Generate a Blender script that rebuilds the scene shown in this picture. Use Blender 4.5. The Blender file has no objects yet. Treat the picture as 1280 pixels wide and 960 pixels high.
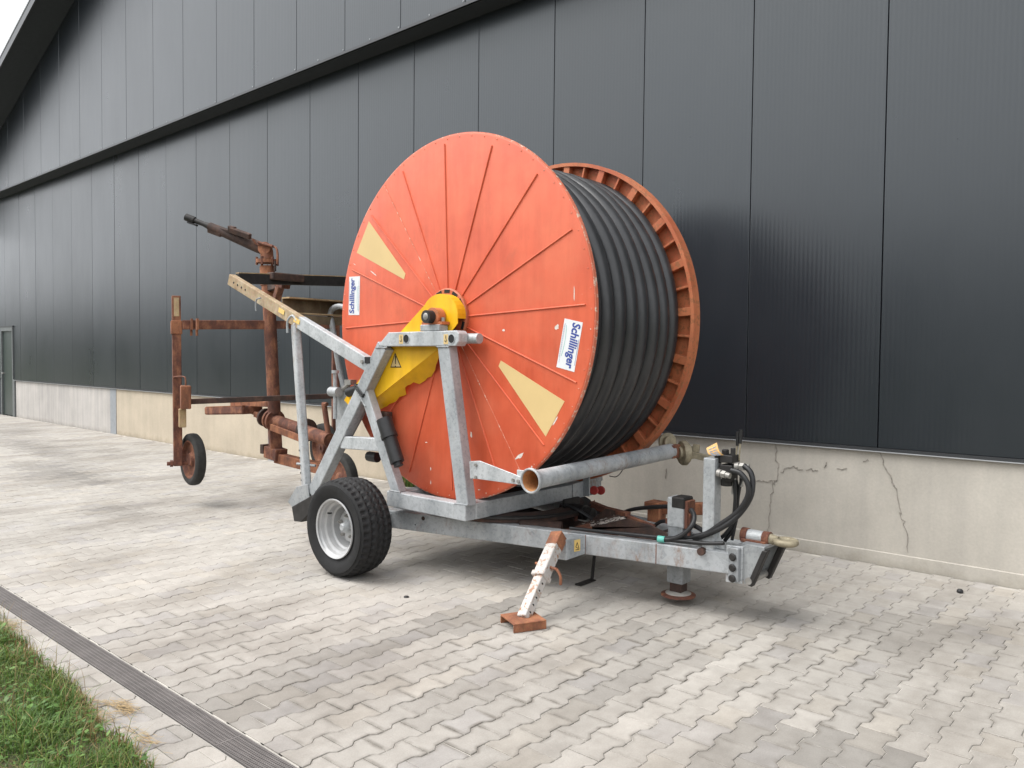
import bpy, bmesh, math, random
from mathutils import Vector, Matrix, noise

R = math.radians
rnd = random.Random(7)
scn = bpy.context.scene
COL = scn.collection

# ------------------------------------------------------------------ camera
CAM_H, FPX = 1.6, 990.4
YAW, PITCH, ROLL = 0.72137, 0.03519, 0.00968
_F = Vector((-math.sin(YAW)*math.cos(PITCH), math.cos(YAW)*math.cos(PITCH), -math.sin(PITCH)))
_r0 = Vector((math.cos(YAW), math.sin(YAW), 0))
_u0 = _r0.cross(_F)
_Rt = math.cos(ROLL)*_r0 + math.sin(ROLL)*_u0
_Up = -math.sin(ROLL)*_r0 + math.cos(ROLL)*_u0
CAM = Vector((0, 0, CAM_H))
cd = bpy.data.cameras.new('camera')
cam = bpy.data.objects.new('camera', cd)
COL.objects.link(cam)
M = Matrix((( _Rt.x, _Up.x, -_F.x, 0), (_Rt.y, _Up.y, -_F.y, 0), (_Rt.z, _Up.z, -_F.z, CAM_H), (0, 0, 0, 1)))
cam.matrix_world = M
cd.sensor_fit = 'HORIZONTAL'
cd.sensor_width = 36.0
cd.lens = 36.0*FPX/1280.0
cd.clip_start = 0.05
cd.clip_end = 2000
scn.camera = cam

# ------------------------------------------------------------------ sky, sun, exposure (overcast day)
SUN_EL, SUN_AZ = R(58), R(222)          # azimuth of the sun's place, clockwise from +Y
world = bpy.data.worlds.new('World')
scn.world = world
world.use_nodes = True
wn, wl = world.node_tree.nodes, world.node_tree.links
bg = wn['Background']
sky = wn.new('ShaderNodeTexSky')
sky.sky_type = 'NISHITA'
sky.sun_disc = False
sky.sun_elevation = SUN_EL
sky.sun_rotation = SUN_AZ
sky.air_density = 1.0
sky.dust_density = 4.0
sky.ozone_density = 1.0
hs = wn.new('ShaderNodeHueSaturation')
hs.inputs['Saturation'].default_value = 0.12
mixw = wn.new('ShaderNodeMix')
mixw.data_type = 'RGBA'
mixw.inputs[0].default_value = 0.62     # cloud layer evens the sky out
mixw.inputs[7].default_value = (7.6, 7.8, 8.1, 1)
wl.new(sky.outputs[0], hs.inputs['Color'])
wl.new(hs.outputs[0], mixw.inputs[6])
wl.new(mixw.outputs[2], bg.inputs[0])
bg.inputs[1].default_value = 0.15
sd = bpy.data.lights.new('sun', 'SUN')
sd.energy = 1.5
sd.angle = R(38)
sd.color = (1.0, 0.97, 0.93)
sun = bpy.data.objects.new('sun', sd)
COL.objects.link(sun)
_sv = Vector((math.sin(SUN_AZ)*math.cos(SUN_EL), math.cos(SUN_AZ)*math.cos(SUN_EL), math.sin(SUN_EL)))
sun.rotation_euler = (-_sv).to_track_quat('-Z', 'Y').to_euler()
sun.location = (-6, -4, 14)
scn.view_settings.view_transform = 'Standard'
scn.view_settings.look = 'None'
scn.view_settings.gamma = 1.0
scn.view_settings.use_curve_mapping = False
scn.view_settings.exposure = 0.95

# ------------------------------------------------------------------ pixel -> place helpers
def ray(x, y):
    return ((x-640)*_Rt - (y-480)*_Up + FPX*_F).normalized()
def Q(x, y, Y):                        # on the upright plane at depth Y (parallel to the wall)
    d = ray(x, y); return CAM + d*(Y/d.y)
def QX(x, y, X):
    d = ray(x, y); return CAM + d*(X/d.x)
def G(x, y, z=0.0):
    d = ray(x, y); return CAM + d*((z-CAM_H)/d.z)

# ------------------------------------------------------------------ materials
def new_mat(name):
    m = bpy.data.materials.new(name); m.use_nodes = True
    nt = m.node_tree
    return m, nt.nodes, nt.links, nt.nodes['Principled BSDF']
def ramp(n, stops):
    r = n.new('ShaderNodeValToRGB')
    el = r.color_ramp.elements
    while len(el) < len(stops): el.new(0.5)
    for e, (p, c) in zip(el, stops):
        e.position = p; e.color = (*c, 1) if len(c) == 3 else c
    return r
def wpos(n):
    return n.new('ShaderNodeNewGeometry').outputs['Position']
def tex(n, l, kind, scale, vec=None, detail=4, rough=0.6, **kw):
    t = n.new('ShaderNodeTex'+kind)
    t.inputs['Scale'].default_value = scale
    if 'Detail' in t.inputs: t.inputs['Detail'].default_value = detail
    if 'Roughness' in t.inputs and kind == 'Noise': t.inputs['Roughness'].default_value = rough
    for k, v in kw.items(): setattr(t, k, v)
    l.new(vec if vec is not None else wpos(n), t.inputs['Vector'])
    return t
def stretch(n, l, s):
    mp = n.new('ShaderNodeMapping'); mp.inputs['Scale'].default_value = s
    l.new(wpos(n), mp.inputs['Vector']); return mp.outputs[0]
def mixc(n, l, fac, a, b, mode='MIX'):
    m = n.new('ShaderNodeMix'); m.data_type = 'RGBA'; m.blend_type = mode
    for sock, v in ((m.inputs[0], fac), (m.inputs[6], a), (m.inputs[7], b)):
        if isinstance(v, (int, float)): sock.default_value = v
        elif isinstance(v, tuple): sock.default_value = (*v, 1)
        else: l.new(v, sock)
    return m.outputs[2]
def bump(n, l, h, strength=0.3, dist=0.01, chain=None):
    b = n.new('ShaderNodeBump'); b.inputs['Strength'].default_value = strength
    b.inputs['Distance'].default_value = dist
    l.new(h, b.inputs['Height'])
    if chain is not None: l.new(chain, b.inputs['Normal'])
    return b.outputs[0]
def simple(name, col, rough=0.6, metal=0.0, var=0.12, scale=14, spec=0.5, bmp=0.06):
    m, n, l, p = new_mat(name)
    t = tex(n, l, 'Noise', scale, detail=6)
    lo = tuple(c*(1-var) for c in col); hi = tuple(min(1, c*(1+var)) for c in col)
    r = ramp(n, [(0.3, lo), (0.7, hi)])
    l.new(t.outputs['Fac'], r.inputs[0]); l.new(r.outputs[0], p.inputs['Base Color'])
    p.inputs['Roughness'].default_value = rough; p.inputs['Metallic'].default_value = metal
    p.inputs['Specular IOR Level'].default_value = spec
    if bmp: l.new(bump(n, l, t.outputs['Fac'], bmp, 0.004), p.inputs['Normal'])
    return m
def galv(name, rust=0.0, base=1.0):
    m, n, l, p = new_mat(name)
    v = tex(n, l, 'Voronoi', 55)
    r = ramp(n, [(0.0, (.27*base, .285*base, .295*base)), (1.0, (.47*base, .485*base, .495*base))])
    l.new(v.outputs['Color'], r.inputs[0])
    big = tex(n, l, 'Noise', 5, stretch(n, l, (1, 1, .35)), detail=7)
    rb = ramp(n, [(0.30, (.58, .60, .61)), (0.52, (.96, .96, .96)), (0.75, (1.15, 1.15, 1.15))])
    l.new(big.outputs['Fac'], rb.inputs[0])
    c = mixc(n, l, 0.9, r.outputs[0], rb.outputs[0], 'MULTIPLY')
    fine = tex(n, l, 'Noise', 34, stretch(n, l, (1, 1, .5)), detail=9, rough=.7)
    rr = ramp(n, [(0.58-rust*.22, (0, 0, 0)), (0.86-rust*.2, (1, 1, 1))])
    l.new(fine.outputs['Fac'], rr.inputs[0])
    b2 = tex(n, l, 'Noise', 5.5, stretch(n, l, (1, 1, .45)), detail=4)
    rr2 = ramp(n, [(0.56-rust*.16, (0, 0, 0)), (0.70-rust*.12, (1, 1, 1))])
    l.new(b2.outputs['Fac'], rr2.inputs[0])
    f = mixc(n, l, 1.0, rr.outputs[0], rr2.outputs[0], 'MULTIPLY')
    c = mixc(n, l, f, c, (.25, .12, .055))
    oi = n.new('ShaderNodeObjectInfo'); ro = ramp(n, [(0, (.84, .85, .86)), (1, (1.10, 1.10, 1.09))]); l.new(oi.outputs['Random'], ro.inputs[0])
    c = mixc(n, l, 1.0, c, ro.outputs[0], 'MULTIPLY')
    dk = tex(n, l, 'Noise', 13, stretch(n, l, (1, 1, .25)), detail=6); rd = ramp(n, [(.60, (1, 1, 1)), (.75, (.62, .60, .57))]); l.new(dk.outputs['Fac'], rd.inputs[0])
    c = mixc(n, l, .8, c, rd.outputs[0], 'MULTIPLY')
    l.new(c, p.inputs['Base Color'])
    p.inputs['Metallic'].default_value = 0.25
    p.inputs['Roughness'].default_value = 0.55
    l.new(bump(n, l, fine.outputs['Fac'], 0.08, 0.003), p.inputs['Normal'])
    return m
def rusty(name, a=(.11, .036, .020), b=(.23, .085, .040), c=(.05, .022, .016)):
    m, n, l, p = new_mat(name)
    t = tex(n, l, 'Noise', 9, stretch(n, l, (1, 1, .6)), detail=9, rough=.7)
    r = ramp(n, [(0.28, c), (0.47, a), (0.62, b), (0.8, tuple(x*1.5 for x in b))])
    l.new(t.outputs['Fac'], r.inputs[0])
    f = tex(n, l, 'Noise', 90, detail=5)
    col = mixc(n, l, 0.35, r.outputs[0], f.outputs['Color'], 'OVERLAY')
    sat = n.new('ShaderNodeHueSaturation'); sat.inputs['Saturation'].default_value = .95
    l.new(col, sat.inputs['Color'])
    l.new(sat.outputs[0], p.inputs['Base Color'])
    p.inputs['Roughness'].default_value = 0.82
    l.new(bump(n, l, f.outputs['Fac'], 0.3, 0.004), p.inputs['Normal'])
    return m
def painted(name, col, wear=(.55, .33, .24), amt=0.0, faded=None, rough=.45):
    m, n, l, p = new_mat(name)
    t = tex(n, l, 'Noise', 2.2, detail=6)
    r = ramp(n, [(0.35, tuple(x*.86 for x in col)), (0.65, faded or tuple(min(1, x*1.06) for x in col))])
    l.new(t.outputs['Fac'], r.inputs[0])
    f = tex(n, l, 'Noise', 26, detail=9, rough=.75)
    rr = ramp(n, [(0.66-amt, (0, 0, 0)), (0.70-amt, (1, 1, 1))])
    l.new(f.outputs['Fac'], rr.inputs[0])
    c = mixc(n, l, rr.outputs[0], r.outputs[0], wear)
    s = tex(n, l, 'Noise', 5, stretch(n, l, (3, 3, .4)), detail=7)
    rs = ramp(n, [(0.42, (1, 1, 1)), (0.75, (.86, .80, .75))])
    l.new(s.outputs['Fac'], rs.inputs[0])
    c = mixc(n, l, 1.0, c, rs.outputs[0], 'MULTIPLY')
    ch = tex(n, l, 'Noise', 1.7, detail=9, rough=.68)
    rc = ramp(n, [(.48, (0, 0, 0)), (.72, (.38, .38, .38))]); l.new(ch.outputs['Fac'], rc.inputs[0])
    c = mixc(n, l, rc.outputs[0], c, tuple(.55*x+.45*y for x, y in zip(col, (.56, .27, .15))))
    st = tex(n, l, 'Noise', 3.1, stretch(n, l, (1, 1, .55)), detail=10, rough=.75)
    rt = ramp(n, [(.57, (0, 0, 0)), (.72, (.6, .6, .6))]); l.new(st.outputs['Fac'], rt.inputs[0])
    c = mixc(n, l, rt.outputs[0], c, tuple(x*k for x, k in zip(col, (.62, .85, .95))))
    l.new(c, p.inputs['Base Color'])
    rgh = ramp(n, [(.4, (rough, rough, rough)), (.7, (rough+.22, rough+.22, rough+.22))]); l.new(ch.outputs['Fac'], rgh.inputs[0])
    l.new(rgh.outputs[0], p.inputs['Roughness'])
    b0 = bump(n, l, t.outputs['Fac'], .12, .03)
    l.new(bump(n, l, st.outputs['Fac'], .05, .006, b0), p.inputs['Normal'])
    return m

MAT = {}
MAT['galv'] = galv('galvanised_steel', 0.0)
MAT['galv_rusty'] = galv('galvanised_steel_rusty', 0.55)
MAT['galv_dull'] = galv('galvanised_steel_dull', 0.25, .72)
MAT['galv_tan'] = rusty('stained_galvanised_steel', (.33, .235, .135), (.42, .33, .22), (.22, .13, .065))
MAT['rust'] = rusty('rusted_steel', (.125, .042, .024), (.27, .105, .048), (.055, .026, .019))
MAT['rust_olive'] = rusty('rusted_channel_steel', (.15, .108, .062), (.21, .155, .09), (.085, .058, .034))
MAT['rust_bright'] = rusty('rusted_steel_bright', (.20, .070, .030), (.33, .125, .05), (.09, .04, .024))
MAT['rust_dark'] = rusty('rusted_steel_dark', (.045, .024, .018), (.085, .042, .028), (.022, .016, .014))
MAT['rust_tan'] = rusty('rusted_steel_tan', (.36, .24, .12), (.46, .33, .18), (.22, .13, .065))
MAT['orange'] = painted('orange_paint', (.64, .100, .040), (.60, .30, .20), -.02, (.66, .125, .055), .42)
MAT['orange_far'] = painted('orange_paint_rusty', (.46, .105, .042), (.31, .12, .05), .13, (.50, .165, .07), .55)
MAT['orange_edge'] = painted('orange_paint_chipped', (.60, .16, .09), (.62, .50, .40), .12, None, .55)
MAT['yellow'] = painted('yellow_paint', (.86, .47, .008), (.35, .16, .03), -.02, (.90, .52, .012), .38)
MAT['white_paint'] = painted('white_chipped_paint', (.50, .495, .475), (.28, .14, .07), .12, None, .6)
MAT['rim_white'] = simple('rim_silver_paint', (.43, .43, .43), .38, .2, .08)
MAT['cream'] = simple('cream_reflective_film', (.60, .44, .205), .45, 0, .04, 4, .4, 0)
MAT['sticker_white'] = simple('white_film', (.66, .67, .68), .4, 0, .03, 20, .5, 0)
MAT['blue_ink'] = simple('blue_ink', (.035, .06, .27), .4, 0, .03, 20, .5, 0)
MAT['green_ink'] = simple('green_ink', (.10, .42, .36), .4, 0, .03, 20, .5, 0)
MAT['grey_ink'] = simple('grey_ink', (.35, .38, .45), .4, 0, .03, 20, .5, 0)
MAT['black_ink'] = simple('black_ink', (.012, .012, .012), .45, 0, .03, 20, .5, 0)
MAT['label_yellow'] = simple('label_yellow_film', (.72, .50, .16), .4, 0, .05, 30, .5, 0)
MAT['label_orange'] = simple('label_orange_film', (.75, .46, .18), .4, 0, .06, 30, .5, 0)
MAT['rubber'] = simple('tyre_rubber', (.014, .014, .0145), .72, 0, .25, 22, .35, .1)
MAT['rubber_old'] = simple('old_tyre_rubber', (.033, .032, .030), .8, 0, .3, 18, .3, .12)
MAT['black_plastic'] = simple('black_plastic', (.018, .018, .019), .45, 0, .2, 22, .4)
MAT['black_steel'] = simple('black_steel', (.022, .020, .019), .6, .2, .4, 16)
MAT['grey_metal'] = simple('cast_metal', (.30, .29, .27), .5, .5, .2, 18)
MAT['brass'] = simple('weathered_cast_coupling', (.30, .26, .18), .6, .3, .35, 22, .5, .25)
MAT['red_plastic'] = simple('red_plastic', (.36, .035, .03), .5, 0, .15)
MAT['teal_tape'] = simple('teal_tape', (.12, .45, .38), .5, 0, .1)
MAT['dark_void'] = simple('dark_cavity', (.012, .012, .012), .9, 0, .1)
MAT['beige_inside'] = rusty('rusted_pipe_inside', (.40, .17, .05), (.46, .22, .08), (.18, .08, .03))

def hose_mat():
    m, n, l, p = new_mat('polyethylene_hose')
    t = tex(n, l, 'Noise', 3, detail=8)
    r = ramp(n, [(.35, (.020, .0205, .022)), (.7, (.036, .0365, .039))])
    l.new(t.outputs['Fac'], r.inputs[0]); l.new(r.outputs[0], p.inputs['Base Color'])
    f = tex(n, l, 'Noise', 30, detail=7)
    rr = ramp(n, [(.3, (.28, .28, .28)), (.7, (.44, .44, .44))])
    l.new(f.outputs['Fac'], rr.inputs[0]); l.new(rr.outputs[0], p.inputs['Roughness'])
    p.inputs['Specular IOR Level'].default_value = .55
    return m
MAT['hose'] = hose_mat()

def cladding():
    m, n, l, p = new_mat('anthracite_cladding')
    sep = n.new('ShaderNodeSeparateXYZ'); l.new(wpos(n), sep.inputs[0])
    mul = n.new('ShaderNodeMath'); mul.operation = 'MULTIPLY'; mul.inputs[1].default_value = 2*math.pi/0.0362
    l.new(sep.outputs['X'], mul.inputs[0])
    sn = n.new('ShaderNodeMath'); sn.operation = 'SINE'; l.new(mul.outputs[0], sn.inputs[0])
    t = tex(n, l, 'Noise', 1.3, stretch(n, l, (1, 1, .5)), detail=7)
    oi = n.new('ShaderNodeObjectInfo')
    r = ramp(n, [(.3, (.0125, .0160, .0215)), (.7, (.0165, .0200, .0255))])
    l.new(t.outputs['Fac'], r.inputs[0])
    tint = ramp(n, [(0, (.88, .88, .89)), (1, (1.12, 1.12, 1.11))])
    l.new(oi.outputs['Random'], tint.inputs[0])
    c = mixc(n, l, 1.0, r.outputs[0], tint.outputs[0], 'MULTIPLY')
    # scuffs and bird droppings
    s = tex(n, l, 'Noise', 5.5, stretch(n, l, (1.6, 1.6, .9)), detail=9, rough=.7)
    sr = ramp(n, [(.80, (0, 0, 0)), (.84, (1, 1, 1))]); l.new(s.outputs['Fac'], sr.inputs[0])
    c = mixc(n, l, sr.outputs[0], c, (.10, .10, .098))
    l.new(c, p.inputs['Base Color'])
    p.inputs['IOR'].default_value = 1.67
    p.inputs['Specular Tint'].default_value = (.95, .99, .99, 1)
    rt = ramp(n, [(.3, (.27, .27, .27)), (.75, (.33, .33, .33))]); l.new(t.outputs['Fac'], rt.inputs[0])
    l.new(rt.outputs[0], p.inputs['Roughness'])
    b1 = bump(n, l, sn.outputs[0], 0.15, 0.0016)
    w = tex(n, l, 'Noise', .9, stretch(n, l, (1.6, 1, .5)), detail=3)
    l.new(bump(n, l, w.outputs['Fac'], .16, .03, b1), p.inputs['Normal'])
    return m
MAT['cladding'] = cladding()
MAT['cladding_trim'] = simple('anthracite_trim', (.035, .037, .040), .4, 0, .1, 3)
MAT['trim_light'] = simple('light_grey_trim', (.36, .37, .38), .45, .2, .08)
MAT['soffit'] = simple('dark_soffit', (.026, .031, .037), .7, 0, .1)
MAT['roof'] = simple('roof_sheet', (.16, .16, .165), .6, 0, .1)
MAT['door_green'] = simple('dark_green_door', (.035, .048, .044), .35, 0, .1)
MAT['joint_strip'] = simple('joint_sealant_strip', (.26, .275, .29), .7, 0, .08)

def concrete(name, col, streak=.25, cracks=False):
    m, n, l, p = new_mat(name)
    t = tex(n, l, 'Noise', 1.6, detail=8)
    r = ramp(n, [(.3, tuple(x*.86 for x in col)), (.7, tuple(x*1.08 for x in col))])
    l.new(t.outputs['Fac'], r.inputs[0])
    s = tex(n, l, 'Noise', 3.2, stretch(n, l, (2.6, 2.6, .16)), detail=8)
    rs = ramp(n, [(.35, (1-streak, 1-streak, 1-streak*.9)), (.6, (1, 1, 1))]); l.new(s.outputs['Fac'], rs.inputs[0])
    c = mixc(n, l, .8, r.outputs[0], rs.outputs[0], 'MULTIPLY')
    f = tex(n, l, 'Noise', 60, detail=7)
    rf = ramp(n, [(.3, (.90, .90, .90)), (.7, (1.05, 1.05, 1.05))]); l.new(f.outputs['Fac'], rf.inputs[0])
    c = mixc(n, l, .7, c, rf.outputs[0], 'MULTIPLY')
    # damp grime near the ground, patchy
    sp = n.new('ShaderNodeSeparateXYZ'); l.new(wpos(n), sp.inputs[0])
    g = tex(n, l, 'Noise', 6, detail=6)
    ad = n.new('ShaderNodeMath'); ad.operation = 'MULTIPLY_ADD'; ad.inputs[1].default_value = .28
    l.new(g.outputs['Fac'], ad.inputs[0]); l.new(sp.outputs['Z'], ad.inputs[2])
    rg = ramp(n, [(.12, (.80, .79, .76)), (.22, (1, 1, 1))]); l.new(ad.outputs[0], rg.inputs[0])
    c = mixc(n, l, 1.0, c, rg.outputs[0], 'MULTIPLY')
    h = f.outputs['Fac']
    l.new(c, p.inputs['Base Color'])
    p.inputs['Roughness'].default_value = .85
    l.new(bump(n, l, h, .18, .004), p.inputs['Normal'])
    return m
MAT['conc_warm'] = concrete('concrete_beige', (.50, .43, .33), .10)
MAT['conc_grey'] = concrete('concrete_pale_grey', (.47, .445, .415), .22)
MAT['conc_right'] = concrete('concrete_greyish_beige', (.465, .435, .382), .10)
MAT['crack'] = simple('crack_dirt', (.29, .268, .238), .95, 0, .35, 40, .1, 0)

def paver_mat():
    m, n, l, p = new_mat('concrete_paver')
    at = n.new('ShaderNodeAttribute'); at.attribute_name = 'tint'
    oi = n.new('ShaderNodeObjectInfo')
    add = n.new('ShaderNodeMix'); add.data_type = 'RGBA'; add.blend_type = 'ADD'; add.inputs[0].default_value = 1
    l.new(at.outputs['Color'], add.inputs[6]); l.new(oi.outputs['Color'], add.inputs[7])
    t = tex(n, l, 'Noise', 9, detail=8)
    r = ramp(n, [(.3, (.88, .875, .87)), (.7, (1.08, 1.08, 1.08))]); l.new(t.outputs['Fac'], r.inputs[0])
    c = mixc(n, l, 1.0, add.outputs[2], r.outputs[0], 'MULTIPLY')
    f = tex(n, l, 'Noise', 150, detail=4)
    rf = ramp(n, [(.3, (.86, .86, .86)), (.7, (1.08, 1.08, 1.08))]); l.new(f.outputs['Fac'], rf.inputs[0])
    c = mixc(n, l, .8, c, rf.outputs[0], 'MULTIPLY')
    # soiling with a shape of its own: soft dirt blotches drawn out along the courses
    s = tex(n, l, 'Noise', 1.1, stretch(n, l, (1.5, .62, 1)), detail=6, rough=.62)
    rs = ramp(n, [(.46, (1, 1, 1)), (.60, (.77, .755, .74)), (.76, (.58, .565, .55))]); l.new(s.outputs['Fac'], rs.inputs[0])
    c = mixc(n, l, .85, c, rs.outputs[0], 'MULTIPLY')
    # dirt caught along the stone edges of the soiled courses
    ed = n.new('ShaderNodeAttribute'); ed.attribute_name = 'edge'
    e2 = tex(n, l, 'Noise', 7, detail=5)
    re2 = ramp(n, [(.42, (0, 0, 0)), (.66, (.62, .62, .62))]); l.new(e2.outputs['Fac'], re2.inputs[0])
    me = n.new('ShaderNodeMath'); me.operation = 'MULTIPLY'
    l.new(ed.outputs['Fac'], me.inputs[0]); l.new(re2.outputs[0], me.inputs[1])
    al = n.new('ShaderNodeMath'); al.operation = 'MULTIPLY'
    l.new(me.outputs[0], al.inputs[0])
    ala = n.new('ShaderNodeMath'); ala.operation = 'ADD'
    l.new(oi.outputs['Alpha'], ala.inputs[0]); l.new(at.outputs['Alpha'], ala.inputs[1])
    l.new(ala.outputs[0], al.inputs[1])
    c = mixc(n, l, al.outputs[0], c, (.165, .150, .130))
    l.new(c, p.inputs['Base Color'])
    p.inputs['Roughness'].default_value = .88
    l.new(bump(n, l, f.outputs['Fac'], .22, .003), p.inputs['Normal'])
    return m
MAT['paver'] = paver_mat()
MAT['joint'] = simple('joint_sand', (.43, .405, .365), .95, 0, .48, 2.2)
def drain_mat():
    m = simple('drain_cover_grey', (.130, .118, .112), .8, .05, .2, 6)
    return m
MAT['drain'] = drain_mat()
MAT['kerb_conc'] = simple('drain_edge_concrete', (.34, .32, .29), .9, 0, .15, 12)

def ground_mat():
    m, n, l, p = new_mat('meadow_ground')
    t = tex(n, l, 'Noise', .8, detail=9)
    r = ramp(n, [(.3, (.045, .062, .018)), (.55, (.062, .085, .025)), (.75, (.11, .10, .045))])
    l.new(t.outputs['Fac'], r.inputs[0]); l.new(r.outputs[0], p.inputs['Base Color'])
    f = tex(n, l, 'Noise', 25, detail=6)
    p.inputs['Roughness'].default_value = .95
    l.new(bump(n, l, f.outputs['Fac'], .8, .05), p.inputs['Normal'])
    return m
MAT['meadow'] = ground_mat()
def soil_mat():
    m, n, l, p = new_mat('lawn_soil')
    t = tex(n, l, 'Noise', 12, detail=8)
    r = ramp(n, [(.3, (.035, .045, .016)), (.5, (.06, .065, .028)), (.7, (.12, .10, .055))])
    l.new(t.outputs['Fac'], r.inputs[0]); l.new(r.outputs[0], p.inputs['Base Color'])
    p.inputs['Roughness'].default_value = .95
    l.new(bump(n, l, t.outputs['Fac'], .8, .02), p.inputs['Normal'])
    return m
MAT['soil'] = soil_mat()
def leaf_mat():
    m, n, l, p = new_mat('grass_blades')
    at = n.new('ShaderNodeAttribute'); at.attribute_name = 'tint'
    l.new(at.outputs['Color'], p.inputs['Base Color'])
    p.inputs['Roughness'].default_value = .55
    tr = n.new('ShaderNodeBsdfTranslucent'); l.new(at.outputs['Color'], tr.inputs[0])
    ms = n.new('ShaderNodeMixShader'); ms.inputs[0].default_value = .3
    l.new(p.outputs[0], ms.inputs[1]); l.new(tr.outputs[0], ms.inputs[2])
    l.new(ms.outputs[0], n['Material Output'].inputs[0])
    return m
MAT['leaf'] = leaf_mat()

# ------------------------------------------------------------------ mesh builder and object helpers
WPOS = {}
class B:
    def __init__(s): s.v = []; s.f = []; s.m = []
    def add(s, vs, fs, mi=0):
        o = len(s.v); s.v += [Vector(v) for v in vs]
        for f in fs: s.f.append(tuple(i+o for i in f)); s.m.append(mi)
        return s
    def box(s, lo, hi, mi=0):
        x0, y0, z0 = lo; x1, y1, z1 = hi
        return s.add([(x0,y0,z0),(x1,y0,z0),(x1,y1,z0),(x0,y1,z0),(x0,y0,z1),(x1,y0,z1),(x1,y1,z1),(x0,y1,z1)],
                     [(0,3,2,1),(4,5,6,7),(0,1,5,4),(1,2,6,5),(2,3,7,6),(3,0,4,7)], mi)
    def bar(s, p0, p1, w, d, side=(0, 1, 0), mi=0, w1=None, d1=None):
        """box from p0 to p1: depth d along `side`, width w across"""
        p0, p1 = Vector(p0), Vector(p1); ax = (p1-p0).normalized()
        sd_ = Vector(side); sd_ = (sd_-ax*sd_.dot(ax)).normalized(); ac = ax.cross(sd_)
        w1 = w if w1 is None else w1; d1 = d if d1 is None else d1
        vs = []
        for p, ww, dd in ((p0, w, d), (p1, w1, d1)):
            for a, b in ((-1,-1),(1,-1),(1,1),(-1,1)): vs.append(p+ac*(a*ww/2)+sd_*(b*dd/2))
        return s.add(vs, [(0,3,2,1),(4,5,6,7),(0,1,5,4),(1,2,6,5),(2,3,7,6),(3,0,4,7)], mi)
    def prism(s, pts, y0, y1, mi=0):
        """outline given as (x,z) pairs, extruded in Y"""
        k = len(pts)
        vs = [(x, y0, z) for x, z in pts]+[(x, y1, z) for x, z in pts]
        fs = [tuple(range(k)), tuple(range(2*k-1, k-1, -1))]
        fs += [(i, i+k, (i+1) % k+k, (i+1) % k) for i in range(k)]
        return s.add(vs, fs, mi)
    def tube(s, pts, r, seg=12, mi=0, cap=True):
        pts = [Vector(p) for p in pts]; k = len(pts)
        rs = r if isinstance(r, (list, tuple)) else [r]*k
        t0 = (pts[1]-pts[0]).normalized()
        nrm = t0.orthogonal().normalized(); o = len(s.v); prev = t0
        for i, p in enumerate(pts):
            t = (pts[min(i+1, k-1)]-pts[max(i-1, 0)]).normalized()
            q = prev.rotation_difference(t); nrm = (q @ nrm).normalized(); prev = t
            bi = t.cross(nrm)
            for j in range(seg):
                a = 2*math.pi*j/seg; s.v.append(p+(nrm*math.cos(a)+bi*math.sin(a))*rs[i])
        for i in range(k-1):
            for j in range(seg):
                a, b = o+i*seg+j, o+i*seg+(j+1) % seg
                s.f.append((a, b, b+seg, a+seg)); s.m.append(mi)
        if cap:
            s.f.append(tuple(o+j for j in range(seg-1, -1, -1))); s.m.append(mi)
            s.f.append(tuple(o+(k-1)*seg+j for j in range(seg))); s.m.append(mi)
        return s
    def cyl(s, p0, p1, r, seg=20, mi=0): return s.tube([p0, p1], r, seg, mi)
    def lathe(s, prof, c, axis=(0, 1, 0), seg=48, mi=0, close=False):
        """prof: (radius, offset along axis)"""
        ax = Vector(axis).normalized(); n1 = ax.orthogonal().normalized(); n2 = ax.cross(n1); c = Vector(c)
        o = len(s.v); k = len(prof)
        for j in range(seg):
            a = 2*math.pi*j/seg; d = n1*math.cos(a)+n2*math.sin(a)
            for r, h in prof: s.v.append(c+d*r+ax*h)
        rng = k if close else k-1
        for j in range(seg):
            for i in range(rng):
                a, b = o+j*k+i, o+j*k+(i+1) % k
                c2, d2 = o+((j+1) % seg)*k+(i+1) % k, o+((j+1) % seg)*k+i
                s.f.append((a, d2, c2, b)); s.m.append(mi)
        return s
def smooth_path(pts, n=8):
    pts = [Vector(p) for p in pts]; out = []
    for i in range(len(pts)-1):
        p0, p1, p2, p3 = pts[max(i-1,0)], pts[i], pts[i+1], pts[min(i+2, len(pts)-1)]
        for k in range(n):
            t = k/n
            out.append(.5*((2*p1)+(p2-p0)*t+(2*p0-5*p1+4*p2-p3)*t*t+(-p0+3*p1-3*p2+p3)*t**3))
    out.append(pts[-1]); return out
def link(o, parent=None, world=Vector((0,0,0))):
    COL.objects.link(o); o.location = world; WPOS[o.name] = Vector(world)
    if parent is not None:
        o.parent = parent; o.matrix_parent_inverse = Matrix.Translation(-WPOS[parent.name])
    return o
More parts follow.
